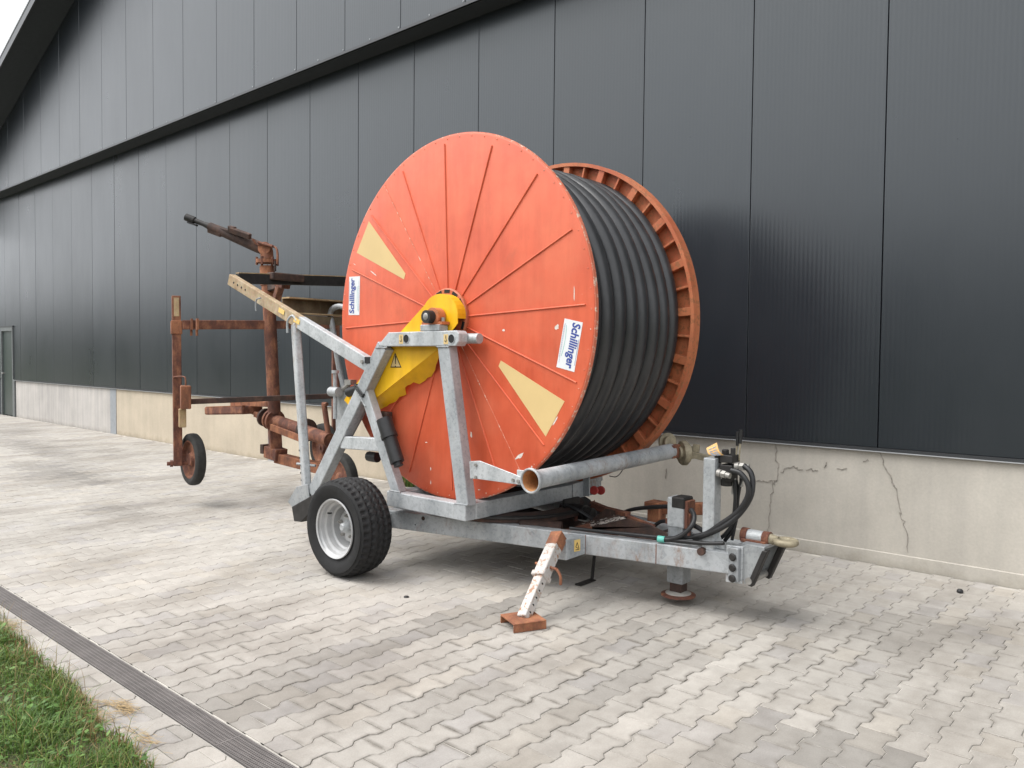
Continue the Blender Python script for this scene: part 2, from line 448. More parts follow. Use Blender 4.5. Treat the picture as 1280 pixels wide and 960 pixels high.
def obj(name, b, mats, parent=None, smooth=False, bevel=0.0, seg=1, label=None, fixn=True):
    mats = mats if isinstance(mats, (list, tuple)) else [mats]
    vs = b.v
    lo = Vector((min(v.x for v in vs), min(v.y for v in vs), min(v.z for v in vs)))
    hi = Vector((max(v.x for v in vs), max(v.y for v in vs), max(v.z for v in vs)))
    c = (lo+hi)/2
    me = bpy.data.meshes.new(name)
    me.from_pydata([tuple(v-c) for v in vs], [], b.f)
    for m in mats: me.materials.append(MAT[m] if isinstance(m, str) else m)
    if len(mats) > 1: me.polygons.foreach_set('material_index', b.m)
    if fixn:
        bm = bmesh.new(); bm.from_mesh(me); bmesh.ops.recalc_face_normals(bm, faces=bm.faces); bm.to_mesh(me); bm.free()
    if smooth:
        me.polygons.foreach_set('use_smooth', [True]*len(me.polygons))
        me.set_sharp_from_angle(angle=R(38))
    me.update()
    o = bpy.data.objects.new(name, me); link(o, parent, c)
    if bevel:
        md = o.modifiers.new('bevel', 'BEVEL'); md.width = bevel; md.segments = seg; md.limit_method = 'ANGLE'; md.angle_limit = R(40)
    if label: o['label'] = label
    return o
def thing(name, loc, label, cat, group=None):
    o = bpy.data.objects.new(name, None); o.empty_display_size = .2
    link(o, None, Vector(loc)); return tag(o, label, cat, group)
def tag(o, label, cat, group=None):
    o['label'] = label; o['category'] = cat
    if group: o['group'] = group
    return o
def stuff(o): o['kind'] = 'stuff'; return o
def struct(o): o['kind'] = 'structure'; return o
def inst(src, parent, world, rot=None, name=None):
    o = bpy.data.objects.new(name or src.name.split('.')[0], src.data)
    link(o, parent, Vector(world))
    if rot: o.rotation_euler = rot
    for md in src.modifiers:
        n = o.modifiers.new(md.name, md.type)
        if md.type == 'BEVEL':
            n.width = md.width; n.segments = md.segments; n.limit_method = md.limit_method; n.angle_limit = md.angle_limit
    return o
_txt = {}
def text_mesh(body, size=1.0, bold=.012, shear=0.0):
    key = (body, bold, shear)
    if key not in _txt:
        cu = bpy.data.curves.new('txt', 'FONT'); cu.body = body; cu.offset = bold; cu.shear = shear
        cu.resolution_u = 3; cu.align_x = 'CENTER'; cu.align_y = 'CENTER'
        t = bpy.data.objects.new('txt', cu); COL.objects.link(t)
        bpy.context.view_layer.update()
        me = bpy.data.meshes.new_from_object(t)
        vs = [v.co.copy() for v in me.vertices]; fs = [tuple(p.vertices) for p in me.polygons]
        bpy.data.objects.remove(t); bpy.data.curves.remove(cu); bpy.data.meshes.remove(me)
        x0, x1 = min(v.x for v in vs), max(v.x for v in vs); y0, y1 = min(v.y for v in vs), max(v.y for v in vs)
        _txt[key] = ([Vector((v.x-(x0+x1)/2, v.y-(y0+y1)/2, 0)) for v in vs], fs, x1-x0, y1-y0)
    return _txt[key]

# ================================================================== GROUND
WALL = 6.50
g = B(); S = 400
g.add([(-S,-S,-.10),(S,-S,-.10),(S,S,-.10),(-S,S,-.10)], [(0,1,2,3)])
ground = struct(obj('ground', g, 'meadow', fixn=False))

YARD_X0, YARD_X1, YARD_Y0 = -31.0, 7.0, 1.02
b = B(); b.box((YARD_X0-.2, YARD_Y0-.02, -.099), (YARD_X1+.2, WALL-.004, -.0048))
pavement = struct(obj('pavement', b, 'joint'))

# double-T paving stones: straight ends along the wall, stepped long sides
PL, PP = .2042, .1372                 # length across the yard (Y), column pitch (X)
def paver_outline(gap=.0019):
    L, w1, w0 = PL/2-gap, PP/2+.0118-gap, PP/2-.0118-gap
    h1, h2 = .0375, .0645             # waist half length, start of the head
    pts = [(-w1, -L), (w1, -L), (w1, -h2), (w0, -h1), (w0, h1), (w1, h2), (w1, L),
           (-w1, L), (-w1, h2), (-w0, h1), (-w0, -h1), (-w1, -h2)]
    return pts
OUT = paver_outline()
def ring(sc_in, z):
    r = []
    n_ = len(OUT)
    for i, (x, y) in enumerate(OUT):
        sx = -1 if x > 0 else 1; sy = -1 if y > 0 else 1
        r.append((x+sx*sc_in, y+(sy*sc_in if abs(abs(y)-OUT[1][1]*-1) < 1e-6 else 0), z))
    return r
def paver_geo(full=True):
    r0 = ring(0, -.045); r1 = ring(0, -.0020); r2 = ring(.0024, 0.0); r3 = ring(.021, 0.0003)
    vs, fs, ed = [], [], []
    rs = [r0, r1, r2, r3] if full else [r1, r2, r3]
    for k, r_ in enumerate(rs):
        vs += r_; ed += [1.0 if k < len(rs)-1 else 0.0]*12
    for k in range(len(rs)-1):
        for i in range(12):
            fs.append((k*12+i, k*12+(i+1) % 12, (k+1)*12+(i+1) % 12, (k+1)*12+i))
    o_ = (len(rs)-1)*12
    fs += [(o_+0, o_+1, o_+2, o_+11), (o_+11, o_+2, o_+3, o_+10), (o_+10, o_+3, o_+4, o_+9), (o_+9, o_+4, o_+5, o_+8), (o_+8, o_+5, o_+6, o_+7)]
    return vs, fs, ed
PV, PF, PE = paver_geo()
pm = bpy.data.meshes.new('paver')
pm.from_pydata(PV, [], PF); pm.materials.append(MAT['paver'])
ea = pm.attributes.new('edge', 'FLOAT', 'POINT'); ea.data.foreach_set('value', PE)

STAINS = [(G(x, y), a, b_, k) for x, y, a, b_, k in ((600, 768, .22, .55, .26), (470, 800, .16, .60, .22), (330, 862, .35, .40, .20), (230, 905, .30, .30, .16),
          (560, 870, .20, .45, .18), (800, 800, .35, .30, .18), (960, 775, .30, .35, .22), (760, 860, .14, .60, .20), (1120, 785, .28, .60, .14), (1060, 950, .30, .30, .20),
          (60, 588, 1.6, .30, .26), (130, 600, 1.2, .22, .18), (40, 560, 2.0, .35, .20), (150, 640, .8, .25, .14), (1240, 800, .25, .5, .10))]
def stone_look(cx, cy):
    """(rgb, soiling) of one stone from where it lies: course-wise soiling seen in the yard"""
    r = random.Random(int(cx*977)*7919+int(cy*1013))
    v = 1+r.gauss(0, .028)
    k = r.random()
    if k < .14: base = (.378, .349, .308)
    elif k < .24: base = (.358, .337, .314)
    else: base = (.376, .352, .318)
    nz = noise.noise((cx*.55, cy*.28, 3.1))
    v *= 1+.10*nz
    soil = 0.0
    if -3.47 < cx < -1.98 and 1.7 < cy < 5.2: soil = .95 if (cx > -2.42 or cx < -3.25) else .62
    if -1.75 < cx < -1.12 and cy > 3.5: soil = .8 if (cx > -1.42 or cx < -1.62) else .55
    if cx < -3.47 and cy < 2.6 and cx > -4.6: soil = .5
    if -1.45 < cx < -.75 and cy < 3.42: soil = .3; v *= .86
    if cx < -7: soil = max(soil, .55 if noise.noise((cx*.25, cy*1.1, 9.)) > .12 else 0)
    s2 = noise.noise((cx*.9, cy*.45, 7.7))
    soil *= max(0, min(1, .72+1.5*s2))
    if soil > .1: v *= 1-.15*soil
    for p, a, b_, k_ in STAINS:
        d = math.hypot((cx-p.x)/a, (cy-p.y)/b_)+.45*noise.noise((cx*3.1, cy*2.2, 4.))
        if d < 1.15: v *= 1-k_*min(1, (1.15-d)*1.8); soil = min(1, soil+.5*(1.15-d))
    return tuple(c*v for c in base), max(0, min(1, soil))

near, rest = [], []
DR0, DR1 = 1.595, 1.722               # drain channel between these
nx = int((YARD_X1-YARD_X0)/PP)
for i in range(nx):
    cx = YARD_X0+(i+.5)*PP
    off = 0 if i % 2 == 0 else PL/2
    ny = int((WALL-YARD_Y0)/PL)+2
    for j in range(ny):
        cy = YARD_Y0+off+j*PL
        if cy > WALL-.02: continue
        v = Vector((cx, cy, 0))-CAM; dz = v.dot(_F)
        if dz > .5:
            px = 640+FPX*v.dot(_Rt)/dz; py = 480-FPX*v.dot(_Up)/dz
        else: px = py = -9999
        infr = 8 < px < 1272 and 0 < py < 952
        cut = cy+PL/2 > WALL-.006 or (cy-PL/2 < DR1+.03 and cy+PL/2 > DR0-.03)
        if infr and not cut: near.append((dz, cx, cy))
        else: rest.append((cx, cy))
near.sort()
for dz, cx, cy in near[300:]: rest.append((cx, cy))
for dz, cx, cy in near[:300]:
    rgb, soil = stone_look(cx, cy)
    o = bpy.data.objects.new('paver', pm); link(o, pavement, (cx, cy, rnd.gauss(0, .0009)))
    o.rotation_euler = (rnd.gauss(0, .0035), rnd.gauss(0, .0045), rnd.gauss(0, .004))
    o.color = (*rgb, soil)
# the further stones: real geometry too, joined
vs, fs, tint, edge = [], [], [], []
for cx, cy in rest:
    if cy+.03 > DR0 and cy-.03 < DR1: 
        pass
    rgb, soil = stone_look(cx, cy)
    o_ = len(vs); dz_ = rnd.gauss(0, .0008); ty = rnd.gauss(0, .004); tx = rnd.gauss(0, .003)
    lo_y, hi_y = -9, WALL-.008
    if cy < (DR0+DR1)/2 and cy+PL/2 > DR0-.03: hi_y = DR0-.012
    if cy >= (DR0+DR1)/2 and cy-PL/2 < DR1+.03: lo_y = DR1+.012
    if hi_y-(cy-PL/2) < .02 or (cy+PL/2)-lo_y < .02: continue
    for x, y, z in PV:
        vs.append((cx+x, min(max(cy+y, lo_y), hi_y), z+dz_+x*ty+y*tx))
    for f in PF: fs.append(tuple(i+o_ for i in f))
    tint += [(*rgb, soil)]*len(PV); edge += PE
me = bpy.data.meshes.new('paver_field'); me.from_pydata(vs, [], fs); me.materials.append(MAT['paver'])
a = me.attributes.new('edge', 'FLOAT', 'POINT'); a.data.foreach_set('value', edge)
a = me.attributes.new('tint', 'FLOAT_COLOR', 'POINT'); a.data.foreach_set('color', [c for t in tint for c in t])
o = bpy.data.objects.new('paver_field', me); link(o, pavement, (0, 0, 0)); o.color = (0, 0, 0, 0); stuff(o)

# drain channel with slotted covers
drain = thing('drain_channel', (-4, (DR0+DR1)/2, 0), 'dark grey slotted drain channel running across the pale paving beside the grass', 'drain')
b = B()
for y0, y1 in ((DR0-.009, DR0-.002), (DR1+.002, DR1+.009)): b.box((-14, y0, -.04), (3, y1, -.002))
obj('edge_rail', b, 'kerb_conc', drain, bevel=.002)
b = B(); b.box((-14, DR0-.004, -.05), (3, DR1+.004, -.0042)); obj('trough', b, 'dark_void', drain)
b = B(); L_ = .999
for y0 in (DR0, DR0+.019, DR0+.0385, DR0+.058, DR0+.0775, DR0+.097, DR1-.011): b.box((-L_/2, y0+.001, -.012), (L_/2, y0+.0065, .0008))
k = int(L_/.0125)
for i in range(k+1):
    x = -L_/2+i*(L_-.008)/k
    b.box((x, DR0+.002, -.010), (x+.0078, DR1-.002, .0010))
cov0 = obj('drain_cover', b, 'drain', drain, fixn=False)
cw = cov0.location.copy()
cov0.location = (-13.5, cw.y, cw.z); WPOS[cov0.name] = Vector((-13.5, cw.y, cw.z))
for i in range(1, 17): inst(cov0, drain, (-13.5+i, cw.y, cw.z+rnd.gauss(0, .0005)))

# lawn edge: soil sheet and grass
def lawn_edge(x):                      # Y of the ragged lawn border
    e = 1.50 if x < -4.9 else (1.50-.11*min(1, (x+4.9)/1.6))
    if x > -3.2: e -= .12*min(1, (x+3.2)/.6)
    return e+.07*noise.noise((x*2.1, 0, 0))+.05*noise.noise((x*6.5, 2, 0))-.02
b = B(); xs = [-16+i*.08 for i in range(int(17.5/.08))]
ys = [0, .02, .05, .10, .2, .4, .9, 2.2, 6.0]
for x in xs:
    e = lawn_edge(x)
    for q, dy in enumerate(ys):
        z = (-.012, .006, .014, .020, .024, .026, .02, .0, -.092)[q]
        b.v.append(Vector((x, e-dy, z+(.010*noise.noise((x*3, (e-dy)*3, 5)) if 0 < q < 7 else 0))))
kk = len(ys)
for i in range(len(xs)-1):
    for q in range(kk-1):
        b.f.append((i*kk+q, i*kk+q+1, (i+1)*kk+q+1, (i+1)*kk+q)); b.m.append(0)
struct(obj('lawn', b, 'soil', smooth=True))

def blades(name, spots, mat='leaf', parent=None):
    vs, fs, cs = [], [], []
    for (x, y, z, h, w, lean, col) in spots:
        a = rnd.uniform(0, 6.283); d = Vector((math.cos(a), math.sin(a), 0)); s_ = Vector((-d.y, d.x, 0))
        p = Vector((x, y, z)); o_ = len(vs)
        m1 = p+d*(h*lean*.35)+Vector((0, 0, h*.58)); tip = p+d*(h*lean)+Vector((0, 0, h*(1-.25*lean)))
        vs += [p-s_*w*.5, p+s_*w*.5, m1+s_*w*.45, m1-s_*w*.45, tip]
        fs += [(o_, o_+1, o_+2, o_+3), (o_+3, o_+2, o_+4)]
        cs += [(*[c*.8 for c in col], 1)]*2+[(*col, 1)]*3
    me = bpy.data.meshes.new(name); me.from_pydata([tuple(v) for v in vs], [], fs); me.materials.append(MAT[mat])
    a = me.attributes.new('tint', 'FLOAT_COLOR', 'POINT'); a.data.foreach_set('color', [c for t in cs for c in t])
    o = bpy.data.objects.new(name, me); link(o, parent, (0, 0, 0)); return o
def gcol(x, y, dry):
    k = rnd.random()
    if k < dry: return rnd.choice([(.34, .24, .10), (.28, .19, .08), (.40, .30, .15), (.22, .12, .05)])
    v = rnd.uniform(.7, 1.35)
    c = rnd.choice([(.085, .17, .026), (.11, .20, .032), (.16, .21, .045), (.065, .13, .024)])
    return tuple(q*v for q in c)
spots = []
for _ in range(80000):
    x = rnd.uniform(-8.5, -1.4); 
    y = rnd.uniform(.25, 1.56); e = lawn_edge(x)
    if y > e-.005: continue
    if (x < -6.6 or y < .7) and rnd.random() < .6: continue
    d = e-y
    cl = noise.noise((x*5, y*5, 1))
    dry = .03+max(0, .42-d*2.8)+(.18 if cl < -.18 else 0)
    hh = rnd.uniform(.035, .105)*(1 if d > .05 else .6)*(1+.7*cl)
    spots.append((x, y, .004, max(.015, hh), rnd.uniform(.0022, .005), rnd.uniform(.2, 1.25), gcol(x, y, dry)))
for _ in range(420):                   # tall stalks
    x = rnd.uniform(-6, -2.6); e = lawn_edge(x); y = e-abs(rnd.gauss(0, .22))
    spots.append((x, y, 0, rnd.uniform(.10, .20), rnd.uniform(.002, .0035), rnd.uniform(.1, .7), rnd.choice([(.30, .25, .11), (.12, .16, .04), (.24, .15, .06)])))
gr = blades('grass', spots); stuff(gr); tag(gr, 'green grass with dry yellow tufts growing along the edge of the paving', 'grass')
# broad leaved ground cover among the grass
vs, fs, cs = [], [], []
for _ in range(7500):
    x = rnd.uniform(-7.5, -2.4); y = rnd.uniform(.6, 1.52); e = lawn_edge(x)
    cl = noise.noise((x*4, y*4, 8))
    if y > e-.03 or cl < -.12: continue
    z = rnd.uniform(.015, .075)*(1+.5*cl); a = rnd.uniform(0, 6.283); L = rnd.uniform(.008, .019); W = L*rnd.uniform(.45, .7)
    d = Vector((math.cos(a), math.sin(a), rnd.uniform(-.5, .5))); s_ = Vector((-d.y, d.x, rnd.uniform(-.3, .3)))
    p = Vector((x, y, z)); o_ = len(vs)
    vs += [p-d*L, p+s_*W, p+d*L, p-s_*W]; fs.append((o_, o_+1, o_+2, o_+3))
    v = rnd.uniform(.7, 1.3); c = rnd.choice([(.075, .17, .03), (.10, .20, .04), (.13, .23, .05)])
    cs += [(*[q*v for q in c], 1)]*4
me = bpy.data.meshes.new('ground_cover'); me.from_pydata([tuple(v) for v in vs], [], fs); me.materials.append(MAT['leaf'])
a = me.attributes.new('tint', 'FLOAT_COLOR', 'POINT'); a.data.foreach_set('color', [c for t in cs for c in t])
o = bpy.data.objects.new('clover', me); link(o); stuff(o); tag(o, 'small round leaved green clover among the grass by the paving', 'clover')
# dry cut grass lying on the stones
def straw(cx, cy, n_, sx, sy):
    out = B()
    for _ in range(n_):
        x, y = rnd.gauss(cx, sx), rnd.gauss(cy, sy); a = rnd.uniform(-.5, .9)+.3; L = rnd.uniform(.02, .075)
        d = Vector((math.cos(a), math.sin(a), rnd.uniform(-.12, .12)))*L/2; z = rnd.uniform(.003, .018)
        s_ = Vector((-d.y, d.x, 0)).normalized()*.0011
        p = Vector((x, y, z)); o_ = len(out.v)
        out.v += [p-d-s_, p-d+s_, p+d+s_, p+d-s_]; out.f.append((o_, o_+1, o_+2, o_+3)); out.m.append(0)
    return out
MAT['straw'] = simple('dry_straw', (.36, .26, .135), .8, 0, .3, 60, .3, 0)
b = B()
for px, py, n_, sx, sy in ((155, 886, 130, .055, .020), (182, 926, 55, .07, .014), (8, 783, 130, .07, .035), (100, 876, 90, .10, .03), (120, 895, 90, .08, .03), (60, 900, 120, .3, .1)):
    p = G(px, py); s_ = straw(p.x, p.y, n_, sx, sy); b.add(s_.v, s_.f)
o = obj('straw', b, 'straw', fixn=False); stuff(o); tag(o, 'dry yellow straw scattered on the stones beside the grass', 'straw')

# small things lying about
p = G(1200, 741)
b = B(); b.lathe([(0, .026), (.012, .025), (.019, .018), (.022, .007), (.019, 0), (0, 0)], p+Vector((0,0,.001)), (0,0,1), 14)
tag(obj('rubber_plug', b, 'black_plastic', smooth=True), 'small round black plug lying on the paving near the concrete wall base', 'plug')
p = G(508, 747)
b = B(); b.lathe([(0, .011), (.012, .010), (.019, .005), (.018, 0), (0, 0)], p+Vector((0,0,.001)), (0,0,1), 9)
tag(obj('pebble', b, 'black_plastic', smooth=True), 'tiny dark pebble on the paving in front of the trailer wheel', 'pebble')

# weed tuft at the wall foot
sp = []
p = Q(512, 603, 6.42)
for _ in range(420): sp.append((rnd.gauss(p.x, .10), min(6.48, rnd.gauss(6.41, .035)), 0, rnd.uniform(.06, .22), rnd.uniform(.004, .008), rnd.uniform(.2, .9), gcol(0, 0, .15)))
w = blades('weed_tuft', sp); tag(w, 'green weed tuft growing at the foot of the wall behind the reel', 'weed')

# ================================================================== BUILDING
bld = thing('warehouse', (-8, WALL, 0), 'large dark grey metal clad hall with a beige concrete base', 'building')
PW, SX0 = 1.085, -1.9207
ZB, ZO, YO = .916, 5.395, 6.20
ridge_x = -7.6
def roof_z(x, Y=5.6):
    zl = 8.51+.3698*(x+17.62)
    zr = 8.51+.3698*(2*ridge_x-x+17.62)
    return min(zl, zr)
XL, XR = -26.4, 2*ridge_x+26.4
# backing wall so that joints are dark
b = B(); b.box((XL, WALL+.03, 0), (XR, WALL+.22, ZO)); obj('inner_wall', b, 'soffit', bld)
gap = .0035
def lower_panel_mesh(w):
    bb = B(); bb.box((-w/2+gap, 0, ZB), (w/2-gap, .045, ZO+.02)); return bb
first = None
k0 = math.floor((XL-SX0)/PW)+1; k1 = math.floor((XR-SX0)/PW)
for k in range(k0, k1):
    xc = SX0+(k+.5)*PW
    if xc-PW/2 < -21.93 and xc+PW/2 > -22.87:       # cut out around the door
        bb = B(); bb.box((xc-PW/2+gap, WALL, 2.228), (xc+PW/2-gap, WALL+.045, ZO+.02))
        if xc+PW/2 > -21.93: bb.box((-21.93, WALL, ZB), (xc+PW/2-gap, WALL+.045, 2.228))
        if xc-PW/2 < -22.87: bb.box((xc-PW/2+gap, WALL, ZB), (-22.87, WALL+.045, 2.228))
        obj('panel', bb, 'cladding', bld); continue
    if first is None:
        bb = lower_panel_mesh(PW); bb.v = [v+Vector((xc, WALL, 0)) for v in bb.v]
        first = obj('panel', bb, 'cladding', bld, bevel=.004, seg=2)
    else:
        inst(first, bld, (xc, WALL+.0225+rnd.gauss(0, .0006), first.location.z), (0, 0, rnd.gauss(0, .0009)))
# upper cladding, standing proud, cut to the roof slope
sx_up = -7.25
k0 = math.floor((XL-sx_up)/1.07)+1; k1 = math.floor((XR-sx_up)/1.07)
for k in range(k0, k1):
    x0, x1 = sx_up+k*1.07+gap, sx_up+(k+1)*1.07-gap
    z0, z1 = roof_z(x0)-.16, roof_z(x1)-.16
    if min(z0, z1) < ZO+.15: continue
    bb = B(); bb.prism([(x0, ZO+.03), (x1, ZO+.03), (x1, z1), (x0, z0)], YO, YO+.05)
    obj('upper_panel', bb, 'cladding', bld, bevel=.004, seg=2)
b = B(); b.prism([(XL+1.0, ZO+.06), (XR-1.0, ZO+.06), (XR-1.0, roof_z(XR-1.0)-.2), (ridge_x, roof_z(ridge_x)-.2), (XL+1.0, roof_z(XL+1.0)-.2)], YO+.06, YO+.2)
obj('gable_core', b, 'soffit', bld)
b = B(); b.box((XL, YO-.006, ZO-.005), (XR, YO+.004, ZO+.034)); b.box((XL, YO-.006, ZO-.005), (XR, YO+.03, ZO+.003)); obj('drip_flashing', b, 'cladding_trim', bld)
b = B(); b.box((XL, YO+.01, ZO+.004), (XR, WALL+.03, ZO+.028)); obj('soffit', b, 'soffit', bld)
# fixing screws along the drip flashing
b = B()
for k in range(-14, 14):
    x = sx_up+k*1.07
    for dx in (-.03, .5): b.lathe([(0, -.006), (.007, -.005), (.010, 0)], (x+dx, YO-.002, ZO+.055), (0, 1, 0), 8)
stuff(obj('screws', b, 'trim_light', bld))
# base flashing under the lower cladding
b = B(); b.box((-21.9, WALL-.016, ZB-.012), (XR, WALL+.02, ZB-.002)); b.box((-21.9, WALL-.018, ZB-.030), (XR, WALL-.014, ZB-.003)); obj('base_flashing', b, 'cladding_trim', bld)
b = B(); b.box((-21.9, WALL-.021, ZB-.034), (XR, WALL-.0165, ZB-.026)); obj('flashing_edge', b, 'trim_light', bld)
# concrete base, slab by slab
def slab(x0, x1, m):
    bb = B(); bb.box((x0, WALL+.012, -.05), (x1, WALL+.2, ZB-.008)); return obj('plinth_slab', bb, m, bld, bevel=.006)
slab(-21.85, -16.30, 'conc_grey'); slab(-16.03, -10.6, 'conc_warm'); slab(-10.43, -4.8, 'conc_warm'); slab(-4.79, 1.0, 'conc_right'); slab(1.01, XR, 'conc_right'); slab(XL, -23.2, 'conc_grey')
for x0, x1 in ((-16.30, -16.03), (-10.6, -10.43)):
    bb = B(); bb.box((x0, WALL+.004, -.05), (x1, WALL+.19, ZB-.010)); obj('joint_strip', bb, 'joint_strip', bld)
b = B(); b.box((-4.78, WALL+.003, -.05), (.99, WALL+.05, .105)); obj('plinth_foot', b, 'conc_right', bld, bevel=.005)
# cracks: narrow open lines in the right slab
def crack(pts, w):
    bb = B(); pts = [Q(x, y, WALL+.010) for x, y in pts]
    jit = []
    for i in range(len(pts)-1):
        for t in range(5):
            q = pts[i].lerp(pts[i+1], t/5); jit.append(q+Vector((rnd.gauss(0, .007), 0, rnd.gauss(0, .007))))
    jit.append(pts[-1])
    for i in range(len(jit)-1):
        ww = w*rnd.uniform(.35, 1.3)
        bb.bar(jit[i], jit[i+1]+(jit[i+1]-jit[i])*.1, ww, .006, (0, 1, 0))
    return obj('crack', bb, 'crack', bld)
crack([(968, 551), (972, 580), (973, 598), (966, 604)], .006)
crack([(966, 604), (962, 640), (959, 668)], .003)
crack([(944, 601), (958, 600), (968, 603)], .007)
crack([(976, 590), (992, 583), (1003, 587)], .005)
crack([(1008, 587), (1022, 588)], .004)
crack([(1030, 585), (1033, 578)], .006)
crack([(1046, 586), (1058, 585)], .004)
crack([(1078, 577), (1086, 576)], .006)
crack([(1100, 567), (1110, 590), (1121, 612)], .009)
crack([(1121, 612), (1124, 640), (1132, 660), (1135, 690)], .004)
crack([(833, 586), (832, 598)], .006)
MAT['frame_grey'] = simple('door_frame_grey', (.13, .14, .14), .5, .1, .1)
# door at the far end
b = B(); b.box((-22.80, WALL+.02, .02), (-22.02, WALL+.06, 2.10)); dr = obj('door', b, 'door_green', bld)
b = B()
for x0, x1, z0, z1 in ((-22.00, -21.86, 0, ZB), (-22.01, -21.96, ZB, 2.20), (-22.86, -22.80, 0, 2.20), (-22.80, -22.0, 2.10, 2.20)): b.box((x0, WALL-.02, z0), (x1, WALL+.07, z1))
obj('frame', b, MAT['frame_grey'], dr)
b = B(); b.cyl((-22.72, WALL-.04, 1.05), (-22.60, WALL-.04, 1.05), .012, 8); b.cyl((-22.72, WALL-.04, 1.05), (-22.72, WALL+.03, 1.05), .012, 8); obj('handle', b, 'grey_metal', dr)
b = B(); b.box((-22.9, WALL-.03, 2.20), (-21.92, WALL+.02, 2.225)); obj('door_flashing', b, 'cladding_trim', bld)
# roof with its verge
for sgn in (-1, 1):
    xa = ridge_x+sgn*(ridge_x-XL+.5) if sgn < 0 else ridge_x+(XR-ridge_x)+.5
    xa = XL-.5 if sgn < 0 else XR+.5
    za, zr = roof_z(xa), roof_z(ridge_x)
    b = B(); b.prism([(xa, za-.13), (ridge_x, zr-.13), (ridge_x, zr), (xa, za)], 5.605, 24); obj('roof_slope', b, 'roof', bld)
    b = B(); b.prism([(xa, za-.20), (ridge_x, zr-.20), (ridge_x, zr-.02), (xa, za-.02)], 5.575, 5.602); vt = obj('verge_board', b, 'cladding_trim', bld)
    b = B(); b.prism([(xa, za-.018), (ridge_x, zr-.018), (ridge_x, zr+.03), (xa, za+.03)], 5.565, 5.70); obj('verge_cap', b, 'trim_light', bld)
    b = B(); b.prism([(xa, za-.155), (ridge_x, zr-.155), (ridge_x, zr-.132), (xa, za-.132)], 5.604, YO+.2); obj('verge_soffit', b, 'soffit', bld)
for x0 in (XL, XR-.2):
    b = B(); b.box((x0, WALL+.23, 0), (x0+.2, 23.5, roof_z(x0+.1)-.16)); obj('side_wall', b, 'cladding', bld)

# trees across the meadow, behind the camera: what the shiny cladding mirrors
def leaf_cloud(bb, c, rx, ry, rz, n_, s0, s1, cols):
    for _ in range(n_):
        d = Vector((rnd.gauss(0, 1), rnd.gauss(0, 1), rnd.gauss(0, 1))).normalized()*rnd.uniform(.55, 1.03)
        p = Vector((c[0]+d.x*rx, c[1]+d.y*ry, c[2]+d.z*rz))
        n1 = Vector((rnd.gauss(0, 1), rnd.gauss(0, 1), rnd.gauss(0, .7))).normalized(); n2 = n1.orthogonal().normalized(); s_ = rnd.uniform(s0, s1)
        o_ = len(bb.v); n3 = n1.cross(n2)
        bb.v += [p-n2*s_, p+n3*s_*.6, p+n2*s_, p-n3*s_*.6]; bb.f.append((o_, o_+1, o_+2, o_+3)); bb.m.append(0)
MAT['tree_leaf'] = simple('tree_leaves', (.045, .068, .022), .7, 0, .5, 1.5, .3, 0)
MAT['bark'] = simple('tree_bark', (.10, .075, .055), .9, 0, .3, 8)
kinds = ['round leafy tree', 'broad spreading leafy tree', 'tall slender leafy tree', 'low bushy tree']
x = -135.0; ti = 0
while x < 42:
    hgt = rnd.uniform(5.2, 7.0); wdt = rnd.uniform(2.5, 3.6); y = -13.5-rnd.uniform(0, 3)
    t = thing('tree', (x, y, -.1), 'leafy tree in the row across the meadow opposite the hall', 'tree', 'row of trees opposite the hall')
    bb = B(); bb.tube([(x, y, -.15), (x+.1, y, hgt*.3), (x-.1, y+.1, hgt*.75)], [.2, .14, .05], 8)
    for q in range(4):
        a = q*1.6+rnd.random(); bb.tube([(x, y, hgt*(.28+.08*q)), (x+math.cos(a)*wdt*.5, y+math.sin(a)*wdt*.5, hgt*(.5+.08*q))], [.07, .02], 6)
    obj('trunk', bb, 'bark', t, smooth=True)
    bb = B()
    for q in range(7):
        a = rnd.uniform(0, 6.28); rr = rnd.uniform(0, .55)*wdt
        leaf_cloud(bb, (x+math.cos(a)*rr, y+math.sin(a)*rr*.8, hgt*rnd.uniform(.22, .72)), wdt*.55, wdt*.5, hgt*.27, 330 if x > -60 else 150, .14 if x > -60 else .22, .30 if x > -60 else .42, None)
    obj('crown', bb, 'tree_leaf', t, fixn=False)
    x += wdt*1.25; ti += 1

# ================================================================== HOSE REEL IRRIGATOR
YC = 4.63                               # centre line of the trailer
mach = thing('hose_reel_irrigator', (-4.1, YC, 0), 'big orange hose reel with black pipe on a galvanised two wheel trailer', 'hose reel')
def mY(y): return 2*YC-y
# ---- reel
RC = Vector((-4.166, 4.03, 1.872)); RA = R(-1.3)
AX = Vector((-math.sin(RA), math.cos(RA), 0)); EX = Vector((math.cos(RA), math.sin(RA), 0)); EZ = Vector((0, 0, 1))
RR, RW = 1.318, 1.26
def D(x, z, h=0.0): return RC+EX*x+EZ*z+AX*h
b = B()
b.lathe([(.0, .0), (.19, .0), (RR-.014, 0), (RR-.003, .004), (RR, .012), (RR, .030), (RR-.006, .034), (RR-.02, .030), (0, .030)], RC, AX, 128)
nd = obj('reel_disc', b, 'orange', mach, smooth=True, label='orange painted sheet metal disc facing the yard')
b = B(); b.lathe([(RR-.010, .006), (RR+.004, .008), (RR+.006, .02), (RR+.004, .038), (RR-.010, .04)], RC, AX, 128, close=True)
obj('rim', b, 'orange_edge', nd, smooth=True)
for i in range(16):
    a = R(2.4+22.5*i)
    r0, r1 = .20, RR-rnd.uniform(.055, .075)
    b = B(); p0, p1 = D(math.cos(a)*r0, math.sin(a)*r0, -.003), D(math.cos(a)*r1, math.sin(a)*r1, -.003)
    b.tube([p0, p1], .0058, 8); obj('rib', b, 'orange', nd, smooth=True)
